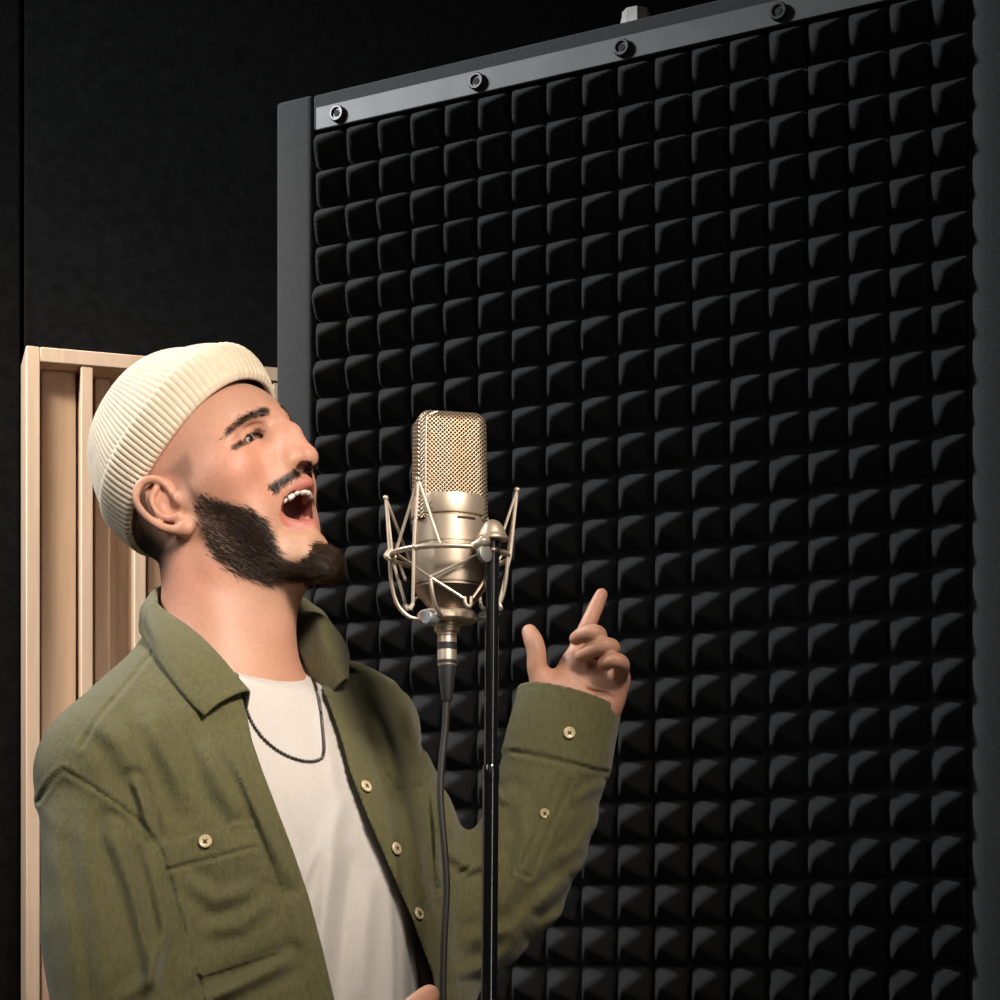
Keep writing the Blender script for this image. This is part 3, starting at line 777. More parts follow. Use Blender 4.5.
# near hand, just in front of the shirt hem at the lower edge of the picture
ND = 1.655
S.ell(P3(395, 1045, ND), (.040, .024, .028), .012); S.cap(WRN, P3(385, 1050, ND), .027, .026, .012)
finger([P3(392, 1032, ND), P3(410, 1012, ND - .004), P3(424, 1000, ND + .004), P3(429.5, 994.5, ND + .012)], [.012, .0105, .0098, .0082], .008)
for i, (dx, dy) in enumerate(((0, 0), (4, 14), (3, 28), (-4, 41))):
    finger([P3(412 + dx, 1026 + dy, ND), P3(440 + dx, 1030 + dy, ND - .012), P3(446 + dx, 1034 + dy, ND - .034), P3(424 + dx, 1038 + dy, ND - .040)], [.0105, .0095, .009, .0078], .004)
# legs down to the floor
hipc = np.array([np.interp(z_hip, *_cx), D0, z_hip])
for sg in (-1, 1):
    h0 = hipc + tl * 0.092 * sg; kn = np.array([h0[0] + 0.02, h0[1] - 0.02, 0.47]); an = np.array([h0[0] - 0.01, h0[1] + 0.01, 0.08])
    S.cap(h0, kn, .078, .052, .04); S.cap(kn, an, .050, .036, .03); S.cap(an - np.array([0, 0, 0.02]), an + tf * 0.15 - np.array([0, 0, 0.05]), .032, .026, .02)
BV, BQ = S.mesh((-0.62, 1.52, 0.0), (0.20, 2.14, 1.78), 0.0017)

# skin colours: lips, mouth lining, stubble shadow, close-cropped hair with ear-lobe shade painted in
hl = (BV - HO) @ RH_ / HS; hm = hl.copy(); hm[:, 1] = -np.abs(hm[:, 1])
mir = hm * HS @ RH_.T + HO; mpx = project(mir)
in_head = (hl[:, 2] > -125) & (np.linalg.norm(hl, axis=1) < 190)
BEARD = [(184, 480), (195, 487), (206, 494), (219, 499), (234, 502), (248, 505), (262, 518), (268, 532), (271, 546), (279, 559), (292, 559), (303, 556), (309, 549), (311, 542), (316, 540), (326, 542), (346, 548), (348, 572), (328, 588), (306, 586), (284, 586), (260, 585), (236, 576), (212, 560), (199, 543), (193, 526), (191, 508), (187, 494)]
STACHE = [(264, 494), (267, 485.5), (276, 480), (287, 473), (300, 466), (312, 462), (315.5, 468), (305, 473), (293, 480), (282, 487), (277, 494), (274, 503), (269, 508), (265, 503)]
FADE_SHADE = [(128, 494), (138, 503), (150, 524), (170, 541), (190, 540), (180, 550), (170, 562), (164, 586), (150, 580), (130, 552)]  # nape hair fade, the shadow below the ear lobe painted in with it
BURN = [(186, 452), (176, 462), (164, 472), (172, 476), (183, 480), (190, 484), (194, 474), (192, 462)]
FARBROW = [(280, 406), (281, 400), (285, 399), (293, 408), (296, 417), (290, 415)]
BROW = [(224, 439), (229, 431), (236, 423), (244, 416), (254, 410.5), (264, 407), (270, 408.5), (269.5, 415), (259, 417), (248, 420.5), (238, 427), (230, 435)]
sk = np.array([0.465, 0.235, 0.152]); col = np.tile(sk, (len(BV), 1))
col *= (1 + 0.05 * wob(BV, 60, 6)[:, None])
col = col * np.array([1, 1, 1]) + np.array([0.02, -0.006, -0.004]) * wob(BV, 35, 5, 7)[:, None]
def mixc(mask, c):
    global col
    col = col * (1 - mask[:, None]) + np.array(c) * mask[:, None]
bd = poly_sd(mpx, BEARD); beard_m = (1 - sstep(-9, 4, bd)) * in_head
mixc(beard_m * 0.86, (0.045, 0.024, 0.014))
st = poly_sd(mpx, STACHE); st_m = (1 - sstep(-2.5, 2.0, st)) * in_head * (hm[:, 0] > 70)
not_ear = np.linalg.norm((hm - ear_o) / np.array([24, 9, 36]), axis=1) > 1.0
fd = poly_sd(mpx, FADE_SHADE); fd_m = (1 - sstep(-14, 6, fd)) * in_head * (hm[:, 0] < 30) * not_ear
bu = poly_sd(mpx, BURN); bu_m = (1 - sstep(-6, 4, bu)) * in_head * (hm[:, 0] < 45) * not_ear
mixc(fd_m * 0.95, (0.013, 0.008, 0.006)); mixc(bu_m * 0.45, (0.08, 0.045, 0.03))
ux, uu = line_d(hm, up_l); lx, lu = line_d(hm, lo_l)
lip = np.maximum(1 - sstep(5.8, 7.2, ux), (1 - sstep(7.2, 9.2, lx)) * (hm[:, 2] > ml[2] - 9)) * in_head
mixc(st_m * 0.97 * (1 - 0.6 * lip), (0.020, 0.011, 0.007))
mixc(lip * 0.9, (0.40, 0.125, 0.095))
xlim = ml[0] + (mu[0] - ml[0]) * np.clip((hm[:, 2] - ml[2]) / (mu[2] - ml[2]), 0, 1) - 3.5
cav = in_head & (np.linalg.norm((hm - mc + np.array([10, 0, 0])) @ ry(m_ang) / np.array([38, 25, np.linalg.norm(mu - ml) / 2]), axis=1) < 1.06) & (ux > 5.9) & (lx > 7.6) & (hm[:, 0] < xlim)
mixc(cav * 1.0, (0.10, 0.018, 0.014))
slit_d, _ = line_d(hm, slit_l)
mixc((1 - sstep(2.6, 3.8, slit_d)) * in_head * 0.85, (0.07, 0.03, 0.02))
mixc((1 - sstep(-1.5, 1.5, poly_sd(mpx, BROW))) * in_head * (hm[:, 0] > 50) * 0.88, (0.025, 0.014, 0.009))
far_b = (1 - sstep(-1.0, 1.5, poly_sd(project(BV), FARBROW))) * in_head * (hl[:, 1] > 4) * (hl[:, 0] > 70)
mixc(far_b * 0.9, (0.025, 0.014, 0.009))
ruddy = np.exp(-(((hm - np.array([103, 0, -10])) / 14) ** 2).sum(1)) + 0.5 * np.exp(-(((hm - np.array([52, -52, -10])) / 20) ** 2).sum(1)) + 0.9 * np.exp(-(((hm - ear_o - np.array([0, 0, 5])) / np.array([22, 14, 36])) ** 2).sum(1))
mixc(np.clip(ruddy, 0, 1) * in_head * 0.30, (0.56, 0.20, 0.13))

def skin_material():
    m = mat('skin', (0.6, 0.35, 0.25), 0.52, attr='Col', noise=(260, 0.06), bump=(900, 0.22, 0.0006), spec=0.38, sss=0.12)
    return m
M_skin = skin_material()
M_hair = mat('dark_brown_hair', (0.012, 0.007, 0.004), 0.55, spec=0.25)
M_beard = mat('brown_beard_hair', (0.042, 0.021, 0.010), 0.45, noise=(180, 0.5), spec=0.4)
man = empty('person', (float(hipc[0]), float(hipc[1]), 0.0), 'bearded person in cream ribbed beanie and olive shirt singing upwards with one hand raised', 'person')
body = mesh_np('body', BV, BQ, M_skin, man, colors=col)
BN = vnormals(BV, BQ)

# ---- strands
def strands(name, mask, count, length, dir_fn, lift, w0, seed, parent=man, material=None):
    rng = np.random.default_rng(seed)
    tri_a = np.linalg.norm(np.cross(BV[BQ[:, 2]] - BV[BQ[:, 0]], BV[BQ[:, 3]] - BV[BQ[:, 1]]), axis=1)
    wq = tri_a * mask[BQ].mean(1); wq = wq / wq.sum()
    f = rng.choice(len(BQ), count, p=wq); b = rng.dirichlet((1, 1, 1, 1), count)
    root = (BV[BQ[f]] * b[..., None]).sum(1); nn = (BN[BQ[f]] * b[..., None]).sum(1); nn /= np.linalg.norm(nn, axis=1, keepdims=True)
    dr = dir_fn(root); dr = dr - nn * (dr * nn).sum(1, keepdims=True); dr /= np.linalg.norm(dr, axis=1, keepdims=True) + 1e-9
    dr = dr + rng.normal(0, 0.12, dr.shape)
    L = (length(root) if callable(length) else length) * rng.uniform(0.6, 1.15, count)
    lift = (lift(root) if callable(lift) else np.full(count, lift))[:, None]
    d1 = dr + nn * lift; d1 /= np.linalg.norm(d1, axis=1, keepdims=True); d2 = dr + nn * lift * 0.15 + np.array([0, 0, -0.15]); d2 /= np.linalg.norm(d2, axis=1, keepdims=True)
    side = np.cross(d1, nn); side /= np.linalg.norm(side, axis=1, keepdims=True) + 1e-9; s2 = np.cross(side, d1)
    rings = []
    for t in (0.0, 0.35, 0.7, 1.0):
        c = root - nn * 0.0006 + (d1 * (t - 0.5 * t * t) + d2 * 0.5 * t * t) * L[:, None]
        w_ = w0 * (1 - 0.75 * t)
        for k in range(3):
            a = 2 * math.pi * k / 3; rings.append(c + (side * math.cos(a) + s2 * math.sin(a)) * w_)
    V = np.stack(rings, 1).reshape(-1, 3); base = np.arange(count)[:, None] * 12; Fs = []
    for r in range(3):
        for k in range(3):
            j = (k + 1) % 3; Fs.append(base + np.array([[r * 3 + k, r * 3 + j, r * 3 + 3 + j, r * 3 + 3 + k]]))
    return mesh_np(name, V, np.concatenate(Fs), material or M_hair, parent)
def hdir(v):
    v = np.array(v, float) @ RH_.T
    return lambda P: np.tile(v, (len(P), 1))
def beard_len(P):
    q = (P - HO) @ RH_ / HS
    return 0.006 + 0.0065 * sstep(-20, -75, q[:, 2]) + 0.003 * sstep(20, 60, q[:, 0])
def beard_dir(P):
    q = (P - HO) @ RH_ / HS
    v = np.stack([0.55 + 0.0 * q[:, 0], -0.10 * np.sign(q[:, 1]), -0.8 + 0 * q[:, 0]], 1); return v @ RH_.T
chin_q = in_head & (hm[:, 2] < -2)
strands('beard', beard_m ** 2 * chin_q * (lip < 0.3) * (1 + 1.2 * (hm[:, 0] > 30)), 14000, beard_len, beard_dir, lambda P: 0.36 + 0.9 * sstep(35, 62, ((P - HO) @ RH_ / HS)[:, 0]) * sstep(-70, -85, ((P - HO) @ RH_ / HS)[:, 2]), 0.00036, 3, material=M_beard)
strands('moustache', np.clip(st_m * 1.2, 0, 1) * (lip < 0.6) * (~cav), 2600, 0.0042, lambda P: (np.stack([0.1 + 0 * P[:, 0], np.sign(((P - HO) @ RH_)[:, 1]) * 0.6, -0.8 + 0 * P[:, 0]], 1)) @ RH_.T, 0.15, 0.00045, 4)
strands('cropped_hair', (fd_m * (fd_m > 0.25) + 0.5 * bu_m * (bu_m > 0.3)), 9000, 0.0024, hdir((-0.3, 0, -0.9)), 0.35, 0.00024, 5)
br_m = np.maximum((1 - sstep(-1.5, 1.0, poly_sd(mpx, BROW))) * in_head * (hm[:, 0] > 55), far_b)
def brow_dir(P):
    y = np.sign(((P - HO) @ RH_)[:, 1]); return np.stack([-0.35 + 0 * y, y * 0.9, 0.15 + 0 * y], 1) @ RH_.T
for sg in (-1, 1): strands('eyebrow', br_m * (sg * hl[:, 1] > 0), 1500, 0.0050, brow_dir, 0.08, 0.00038, 6)
M_lash = mat('dark_lashes', (0.012, 0.007, 0.005), 0.5)
lash_d, _ = line_d(hm, lash_l)
for sg in (-1, 1): strands('eyelashes', (sg * hl[:, 1] > 0) * (lash_d < 1.5) * in_head * 1.0, 170, 0.0042, hdir((0.75, 0, -0.45)), 0.6, 0.00022, 8, material=M_lash)

# ---- eyes, teeth, tongue
M_eye = mat('eye_white', (0.36, 0.30, 0.27), 0.2); M_iris = mat('dark_brown_iris', (0.02, 0.010, 0.006), 0.3)
_c = np.array([67.6, -29.2, 27.9]); _t = np.linspace(1.70, 1.98, 2801); _q = np.array([(W(250.8, 437.6, t) - HO) @ RH_ / HS for t in _t])
_r = np.linalg.norm(_q - _c, axis=1); _k = int(np.argmax(_r < 12.5)) if (_r < 12.5).any() else int(np.argmin(_r)); gaze = (_q[_k] - _c) / np.linalg.norm(_q[_k] - _c)
for sg in (-1, 1):
    c = H(67.6, 29.2 * sg, 27.9)
    eb = MB().ball(c, 0.0125, 32).build('eyeball', M_eye, man)
    gz = RH_ @ gaze
    MB().ball(c + gz * 0.0062, 0.0070, 24).build('iris', M_iris, eb)
M_teeth = mat('tooth_enamel', (0.66, 0.58, 0.50), 0.3, spec=0.5)
tb_ = MB()
am = mu + np.array([-6.0, 0, -2.5]); 
arc = spline([am + np.array(q) for q in ((-29, -25, -6), (-14, -21, -3.5), (-4.5, -12.5, -1), (0, 0, 0), (-4.5, 12.5, -1), (-14, 21, -3.5), (-29, 25, -6))], 12)
seg = np.concatenate([[0], np.cumsum(np.linalg.norm(np.diff(arc, axis=0), axis=1))]); tot = seg[-1]
pos = tot / 2
for i, wd in enumerate((8.6, 6.8, 7.6, 7.2)):
    for sg in ((-1, 1) if i < 2 else (-1,)):
        at_ = tot / 2 + sg * (sum((8.6, 6.8, 7.6, 7.2, 7.0)[:i]) + wd / 2)
        p = np.array([np.interp(at_, seg, arc[:, k]) for k in range(3)]); p2 = np.array([np.interp(at_ + 1, seg, arc[:, k]) for k in range(3)])
        t = p2 - p; t /= np.linalg.norm(t); t = RH_ @ t; zc_ = RH_ @ np.array([-0.12, 0, 1.0]); zc_ /= np.linalg.norm(zc_); n_ = np.cross(t, zc_)
        R3 = Matrix((Vector(t), Vector(n_), Vector(zc_))).transposed()
        hgt = (9.6, 8.4, 9.4, 7.8)[i] * HS
        tb_.box(H(*p) - zc_ * (hgt / 2 - 0.003), ((wd - 0.35) * HS, 0.005, hgt), R3, 0.0017, 3)
tb_.build('upper_teeth', M_teeth, man)
tb_ = MB()
for i in range(-3, 4):
    a = i * 0.30; tb_.box(H(ml[0] - 32 + 26 * math.cos(a), 21 * math.sin(a), ml[2] + 1 + 3 * abs(i) * 0.4), (0.0052, 0.004, 0.0075), Matrix((Vector(RH_ @ np.array([-math.sin(a), math.cos(a), 0])), Vector(RH_ @ np.array([math.cos(a), math.sin(a), 0])), Vector(RH_ @ np.array([0, 0, 1.0])))).transposed(), 0.0013, 2)
tb_.build('lower_teeth', M_teeth, man)
tg = Sculpt(); tg.frame('h', HO, RH_, HS, False)
tg.ell((42, 0, -60), (25, 17, 8), 0, '+', 'h', ry(12)); tg.cap((28, 0, -63), (54, 0, -62), 8, 6, 6, '+', 'h'); tg.cap((62, 0, -51), (28, 0, -49), 1.2, 1.2, 5, '-', 'h')
v, q = tg.mesh(H(42, 0, -60) - 0.05, H(42, 0, -60) + 0.05, 0.0015)
mesh_np('tongue', v, q, mat('tongue_pink', (0.42, 0.12, 0.10), 0.3), man)

# ---- beanie
M_knit = mat('cream_rib_knit', (0.65, 0.53, 0.385), 0.85, noise=(90, 0.06), bump=(1400, 0.35, 0.0006), sheen=0.25, spec=0.2)
rt = math.radians(17.0); hr = np.array([math.cos(rt), 0, math.sin(rt)]); hn = np.array([-math.sin(rt), 0, math.cos(rt)]); hc = np.array([5.0, 0, 53.0])
def hat_pt(ph, n, ex, Hh=118.5):
    """ph 0 = front; n height over the rim plane; ex extra thickness"""
    t = np.clip(n / Hh, 0, 1); prof_ = np.maximum(1 - t ** 2.34, 0) ** (1 / 2.34)
    c, s = np.cos(ph), np.sin(ph); bl = np.sin(np.clip(t, 0, .6) / .6 * math.pi)
    lf = np.where(c > 0, 100.5 + 11.5 * bl, 95.0); lat = 75.5 + 5 * bl
    r = (np.abs(c / lf) ** 2.15 + np.abs(s / lat) ** 2.15) ** (-1 / 2.15)
    r = r * prof_ + ex * (0.25 + 0.75 * prof_)
    return hc + np.stack([r * c, r * s, 0 * r], -1) @ np.stack([hr, np.array([0, 1.0, 0]), hn]) + n[..., None] * hn
NRIB = 96
def rib(ph): return 1.45 * np.sqrt(np.abs(np.cos(ph * NRIB / 2)) + 0.02)
def grid_mesh(name, fn, nu, us, material, parent, closed=True):
    ph = np.linspace(0, 2 * math.pi, nu, endpoint=False); U, T = np.meshgrid(us, ph, indexing='ij')
    Pq = fn(T, U) * HS @ RH_.T + HO
    idx = np.arange(len(us) * nu).reshape(len(us), nu); nx = np.roll(idx, -1, 1)
    q_ = np.stack([idx[:-1], nx[:-1], nx[1:], idx[1:]], -1).reshape(-1, 4)
    return mesh_np(name, Pq.reshape(-1, 3), q_, material, parent)
def crown(T, U):
    n = 8 + 112 * np.sin(U * math.pi / 2); fade = 1 - 0.75 * sstep(0.82, 1.0, U)
    return hat_pt(T + 0.0, n, -0.5 + (rib(T) + 0.5 * np.sin(T * 3 + U * 4) + 0.8 * np.sin(T * 2 + 1 + U * 6)) * fade)
bean = grid_mesh('beanie', crown, NRIB * 8, np.linspace(0, 0.9995, 110), M_knit, man)
CUFF = 37.0
def cuff(T, U):
    # U walks: inside bottom -> rounded lip -> outside -> rounded fold -> tucked in against the crown
    pa = np.interp(U, [0, .12, .2, .28, .80, .88, .95, 1], [14, 3, -1.5, 1.5, CUFF - 2, CUFF + 1.5, CUFF + 0.5, CUFF - 3])
    ex = np.interp(U, [0, .12, .2, .28, .80, .88, .95, 1], [-5, -5, -2.0, 1.6, 3.2, 2.2, 0, -1.0])
    ex = ex + np.where((U > .22) & (U < .93), rib(T) * 1.25, 0) + 0.7 * np.sin(T * 3 + 2)
    pa = pa + 1.6 * np.sin(T * 2 + 0.5)
    return hat_pt(T, pa, ex)
grid_mesh('cuff', cuff, NRIB * 8, np.linspace(0, 1, 60), M_knit, bean)
# ------------------------------------------------------------------ clothes
def march(Sc, px, py, d0=1.45, d1=2.25):
    """first point of a sculpted solid along the ray of a photo pixel, and its outward normal"""
    ds = np.linspace(d0, d1, 800); P = np.stack([W(px, py, d) for d in ds]); v = Sc.eval(P); i = int(np.argmax(v < 0)) if (v < 0).any() else int(np.argmin(v))
    if i and v[i] < 0: d = ds[i - 1] + (ds[i] - ds[i - 1]) * v[i - 1] / (v[i - 1] - v[i])
    else: d = ds[i]
    p = W(px, py, d); e = 0.002
    g = np.array([(Sc.eval((p + np.eye(3)[k] * e)[None])[0] - Sc.eval((p - np.eye(3)[k] * e)[None])[0]) for k in range(3)])
    return p, g / (np.linalg.norm(g) + 1e-9)

def cloth_mat(name, col, var, weave, sheen):
    return mat(name, col, 0.85, noise=(330, var, (1, 1, 0.35)), bump=(800, weave, 0.0022, (1, 1, 0.3)), sheen=sheen, spec=0.2)
M_olive = cloth_mat('olive_linen', (0.102, 0.092, 0.037), 0.15, 0.55, 0.15)
M_olive_in = M_olive
M_tee = cloth_mat('cream_jersey', (0.52, 0.475, 0.43), 0.03, 0.25, 0.15)
PXM2 = D0 / F_PX

# ---- T-shirt
T = Sculpt()
T.add(torso(0.0085, W(0, 1250, D0)[2]), 0.0)
T.cap(W(205, 690, 1.875), SHN + np.array([0.03, 0, -0.02]), .045, .05, .04); T.cap(W(280, 690, 1.93), SHF, .04, .05, .04)
nf, nbk = W(264, 681, 1.835), W(168, 612, 1.96)
nn_ = np.cross(nf - nbk, tl); nn_ /= np.linalg.norm(nn_); nn_ = nn_ if nn_[2] > 0 else -nn_
T.add(lambda P: (P - nf) @ nn_, 0.003, '&')
TF = [([(345, 790), (333, 830), (330, 870), (322, 930), (318, 1000), (316, 1060)], .006, 9), ([(322, 840), (306, 872), (299, 900)], .004, 6), ([(352, 850), (346, 900), (340, 960), (338, 1010)], -.004, 8),
      ([(318, 700), (330, 760), (338, 800)], .0025, 7), ([(372, 870), (366, 930), (362, 1000)], .004, 9), ([(285, 780), (312, 850)], .002, 8)]
def tee_post(P, d):
    p = project(P); t = (P - nf) @ nn_
    d = d - 0.0016 * (1 - sstep(-0.0125, -0.0115, -np.abs(t + 0.0065) - 0.0055)) * 0
    d = d - 0.0015 * sstep(-0.0135, -0.0125, t) * (1 - sstep(0.0, 0.001, t))
    lat = (P[:, 0] - np.interp(P[:, 2], *_cx)) * tl[0] + (P[:, 1] - D0) * tl[1]
    d = d + 0.026 * sstep(850, 960, p[:, 1]) * sstep(0.0, 0.10, lat)
    near = (((P[:, 0] - np.interp(P[:, 2], *_cx)) * tf[0] + (P[:, 1] - D0) * tf[1]) > 0.0)
    for ln, a, w_ in TF:
        q, u = line_d(p, ln); d = d - near * a * 1.3 * np.exp(-(q / w_) ** 2) * np.sin(np.clip(u, 0, 1) * math.pi) ** 0.6
    return d - 0.0012 * wob(P * np.array([1, 1, 0.45]), 38, 5, 3)
T.post.append(tee_post)
v, q = T.mesh((-0.52, 1.60, 0.82), (0.10, 2.16, 1.50), 0.0026)
mesh_np('tee_shirt', v, q, M_tee, man)

# ---- overshirt
O = Sculpt()
O.add(torso(-0.004, W(0, 1270, D0)[2], W(0, 620, D0)[2]), 0.0)
O.cap(W(196, 676, 1.87), W(108, 760, 1.79), .048, .052, .05)
O.cap(W(300, 680, 1.95), W(372, 728, 2.02), .045, .052, .05)
O.chain([SHN, (SHN + ELN) / 2 + np.array([-0.006, 0, 0]), ELN], [.062, .0655, .064], .035); O.cap(ELN, WRN, .062, .046, .02)
cuffc = W(569.5, 699, 1.970); e2 = W(549, 786, 1.968)
far_ax = cuffc - e2; far_ax /= np.linalg.norm(far_ax); cut_ax = far_ax + 0.10 * np.array([1.0, 0, 0.3]); cut_ax = np.array([far_ax[0] * 0.6, 0.0, 1.0]) + np.array([0.12, 0.10, 0]); cut_ax /= np.linalg.norm(cut_ax)
sl = spline([SHF, W(391, 845, 1.972), W(430, 924, 1.962), W(476, 914, 1.958), W(522, 861, 1.963), e2, cuffc, cuffc + far_ax * 0.03], 3)
O.chain(sl, np.interp(np.linspace(0, 1, len(sl)), np.linspace(0, 1, 8), [.056, .056, .057, .057, .0535, .0510, .0470, .0470]), .028)
O.add(lambda P: np.where(np.linalg.norm(P - cuffc, axis=1) < 0.10, (P - cuffc) @ cut_ax, -1.0), 0.0, '&')
wn_ax = (WRN - ELN) / np.linalg.norm(WRN - ELN); wn_c = WRN - wn_ax * 0.012
O.add(lambda P: np.where(np.linalg.norm(P - wn_c, axis=1) < 0.09, (P - wn_c) @ wn_ax, -1.0), 0.0, '&')
onf, onb = W(262, 676, 1.83), W(160, 604, 1.95); on_ = np.cross(onf - onb, tl); on_ /= np.linalg.norm(on_); on_ = on_ if on_[2] > 0 else -on_
OPEN = [(236, 640), (240, 690), (247, 716), (252, 740), (263, 772), (276, 806), (293, 850), (309, 897), (323, 950), (335, 1002), (345, 1060), (352, 1200), (352, 1330), (450, 1330), (448, 1200), (444, 1060), (437, 1000), (432, 972), (412, 918), (392, 873), (368, 818), (350, 772), (342, 742), (330, 706), (316, 676), (300, 640)]
POCK = [(157.5, 846), (252, 820), (262, 860), (276, 915), (281, 944), (276, 954), (202, 977), (194, 972), (183, 935), (168, 885)]
SEAMS = [[(38, 802), (50, 782), (63, 770), (84, 782), (112, 800), (143, 824), (160, 850), (178, 910), (198, 975), (205, 1010)], [(80, 748), (98, 718), (122, 690), (153, 652)], [(164, 871), (256, 847)],
         [(427, 900), (450, 880), (478, 862), (492, 856)], [(513, 752), (560, 762), (606, 772)], [(420, 742), (428, 790), (432, 850), (436, 910)], [(388, 776), (398, 790), (425, 786)], [(560, 775), (540, 825), (518, 872), (530, 878), (548, 834), (572, 780)]]
OF = [([(78, 800), (84, 850), (96, 920), (104, 1000)], .0035, 9), ([(60, 800), (58, 860), (70, 940), (80, 1010)], .003, 8), ([(112, 830), (134, 890), (150, 960), (156, 1010)], .0035, 10), ([(150, 860), (165, 930), (150, 980), (120, 1000)], .003, 9),
      ([(134, 780), (142, 800), (150, 832)], .003, 6), ([(150, 715), (170, 760), (186, 800)], .0022, 12), ([(205, 740), (224, 790), (240, 815)], .0022, 12), ([(215, 725), (238, 770), (262, 820), (290, 880)], .0025, 8), ([(200, 1000), (240, 985), (290, 960)], .003, 9),
      ([(95, 720), (120, 745), (134, 775)], .002, 12), ([(186, 880), (215, 900), (250, 890)], .0015, 10), ([(210, 930), (240, 925), (268, 900)], .0015, 9),
      ([(372, 690), (388, 740), (400, 790)], .0025, 10), ([(405, 700), (415, 745)], .002, 7), ([(405, 800), (418, 860), (428, 900)], .002, 8), ([(432, 790), (438, 830), (436, 880)], .003, 6),
      ([(446, 850), (470, 866), (500, 862)], .003, 8), ([(470, 940), (510, 930), (560, 890)], .0035, 10), ([(455, 975), (490, 965), (530, 925)], .003, 8), ([(520, 800), (525, 840), (515, 880), (500, 910)], .0025, 9), ([(560, 860), (580, 845), (600, 815)], .003, 8), ([(575, 800), (590, 790), (604, 782)], .002, 6), ([(540, 900), (565, 880), (590, 850)], .003, 9), ([(490, 790), (505, 800), (512, 790)], .002, 6), ([(535, 930), (560, 915), (575, 890)], .003, 8)]
def shirt_post(P, d):
    d0_ = d.copy()
    p = project(P); front = ((P[:, 0] - np.interp(P[:, 2], *_cx)) * tf[0] + (P[:, 1] - D0) * tf[1]) > 0.0
    far = (P - cuffc) @ cut_ax
    for ln, a, w_ in OF:
        q, u = line_d(p, ln); mx_ = np.mean([q_[0] for q_ in ln]); a = a * (0.95 if mx_ < 110 else 2.3 if mx_ < 440 else 1.4); w_ = w_ * (1.1 if mx_ < 110 else 0.8); d = d - a * np.exp(-(q / w_) ** 2) * np.sin(np.clip(u, 0, 1) * math.pi) ** 0.5 + 0.45 * a * np.exp(-((q - 1.8 * w_) / w_) ** 2)
    d = d - 0.0016 * wob(P * np.array([1, 1, 0.6]), 30, 6, 2) - 0.0003 * wob(P, 80, 6, 9) - 0.0013 * np.exp(-(wob(P * np.array([1, 1, 0.7]), 19, 5, 13) / 0.16) ** 2)
    po = poly_sd(p, OPEN)
    pl = (po > 0) & (po < 24) & front & (p[:, 1] > 735)
    d = d - 0.0020 * (pl * sstep(24.5, 22.5, po))
    d = d + 0.0006 * np.exp(-((po - 20.0) / 1.6) ** 2) * 0.7 * front * (p[:, 1] > 740)
    pk = poly_sd(p, POCK); d = d - 0.0024 * (1 - sstep(-0.8, 0.8, pk)) * front + 0.0009 * np.exp(-((pk + 4.5) / 1.6) ** 2) * 0.7 * front + 0.0008 * np.exp(-((pk - 1.5) / 1.6) ** 2) * 0.8 * front
    for ln in SEAMS:
        q, u = line_d(p, ln); d = d + 0.0016 * np.exp(-(q / 1.9) ** 2) - 0.0011 * np.exp(-((q - 4.5) / 2.6) ** 2)
    cf = (np.linalg.norm(P - cuffc, axis=1) < 0.10)
    d = d - 0.0022 * cf * sstep(-0.068, -0.0650, far) + 0.0007 * cf * np.exp(-((far + 0.005) / 0.0016) ** 2) * 0.7
    # hollow cloth, open at the cuffs, the neck and down the front
    d = np.maximum(d, -(d0_ + 0.0115 - 0.0016 * wob(P * np.array([1, 1, 0.6]), 30, 6, 2)))
    cut = np.maximum(np.where(front, po, 1e3) * PXM2, 0 * d - 9)
    d = np.maximum(d, -cut)
    d = np.maximum(d, np.where(cf, far, -1.0))
    d = np.maximum(d, np.where(np.linalg.norm(P - wn_c, axis=1) < 0.09, (P - wn_c) @ wn_ax, -1.0))
    d = np.maximum(d, W(0, 1262, D0)[2] - P[:, 2] - 10 * (np.abs((P[:, 0] * tl[0] + (P[:, 1] - D0) * tl[1])) > 9))
    nk = np.linalg.norm(P - W(236, 660, 1.905), axis=1) < 0.16
    return np.maximum(d, np.where(nk, (P - onf) @ on_, -1.0))
O.post.append(shirt_post); O.hollow = True
v, q = O.mesh((-0.53, 1.56, 0.78), (0.20, 2.16, 1.50), 0.0023)
shirt = mesh_np('overshirt', v, q, M_olive, man)
Omarch = O

# ---- collar: a stand round the neck and two leaves
cst = [  # stand foot | fold | outer edge  (pixel column, row, distance)
    ((246, 716, 1.800), (244, 704, 1.793), (204, 717, 1.765)),
    ((228, 694, 1.810), (226, 681, 1.800), (189, 702, 1.770)),
    ((204, 668, 1.828), (200, 650, 1.818), (172, 681, 1.785)),
    ((183, 640, 1.855), (176, 619, 1.845), (155, 656, 1.815)),
    ((168, 618, 1.895), (164, 590, 1.888), (143, 634, 1.862)),
    ((180, 612, 1.95), (178, 582, 1.955), (156, 618, 1.965)),
    ((205, 615, 2.00), (205, 588, 2.005), (200, 628, 2.04)),
    ((255, 620, 2.015), (258, 592, 2.02), (268, 628, 2.06)),
    ((288, 628, 1.985), (296, 598, 1.985), (318, 615, 2.025)),
    ((296, 646, 1.945), (303, 622, 1.935), (334, 636, 1.985)),
    ((306, 668, 1.912), (308, 646, 1.900), (347, 656, 1.95)),
    ((320, 690, 1.895), (318, 678, 1.885), (346, 670, 1.94)),
    ((326, 704, 1.885), (324, 700, 1.872), (344, 684, 1.92))]
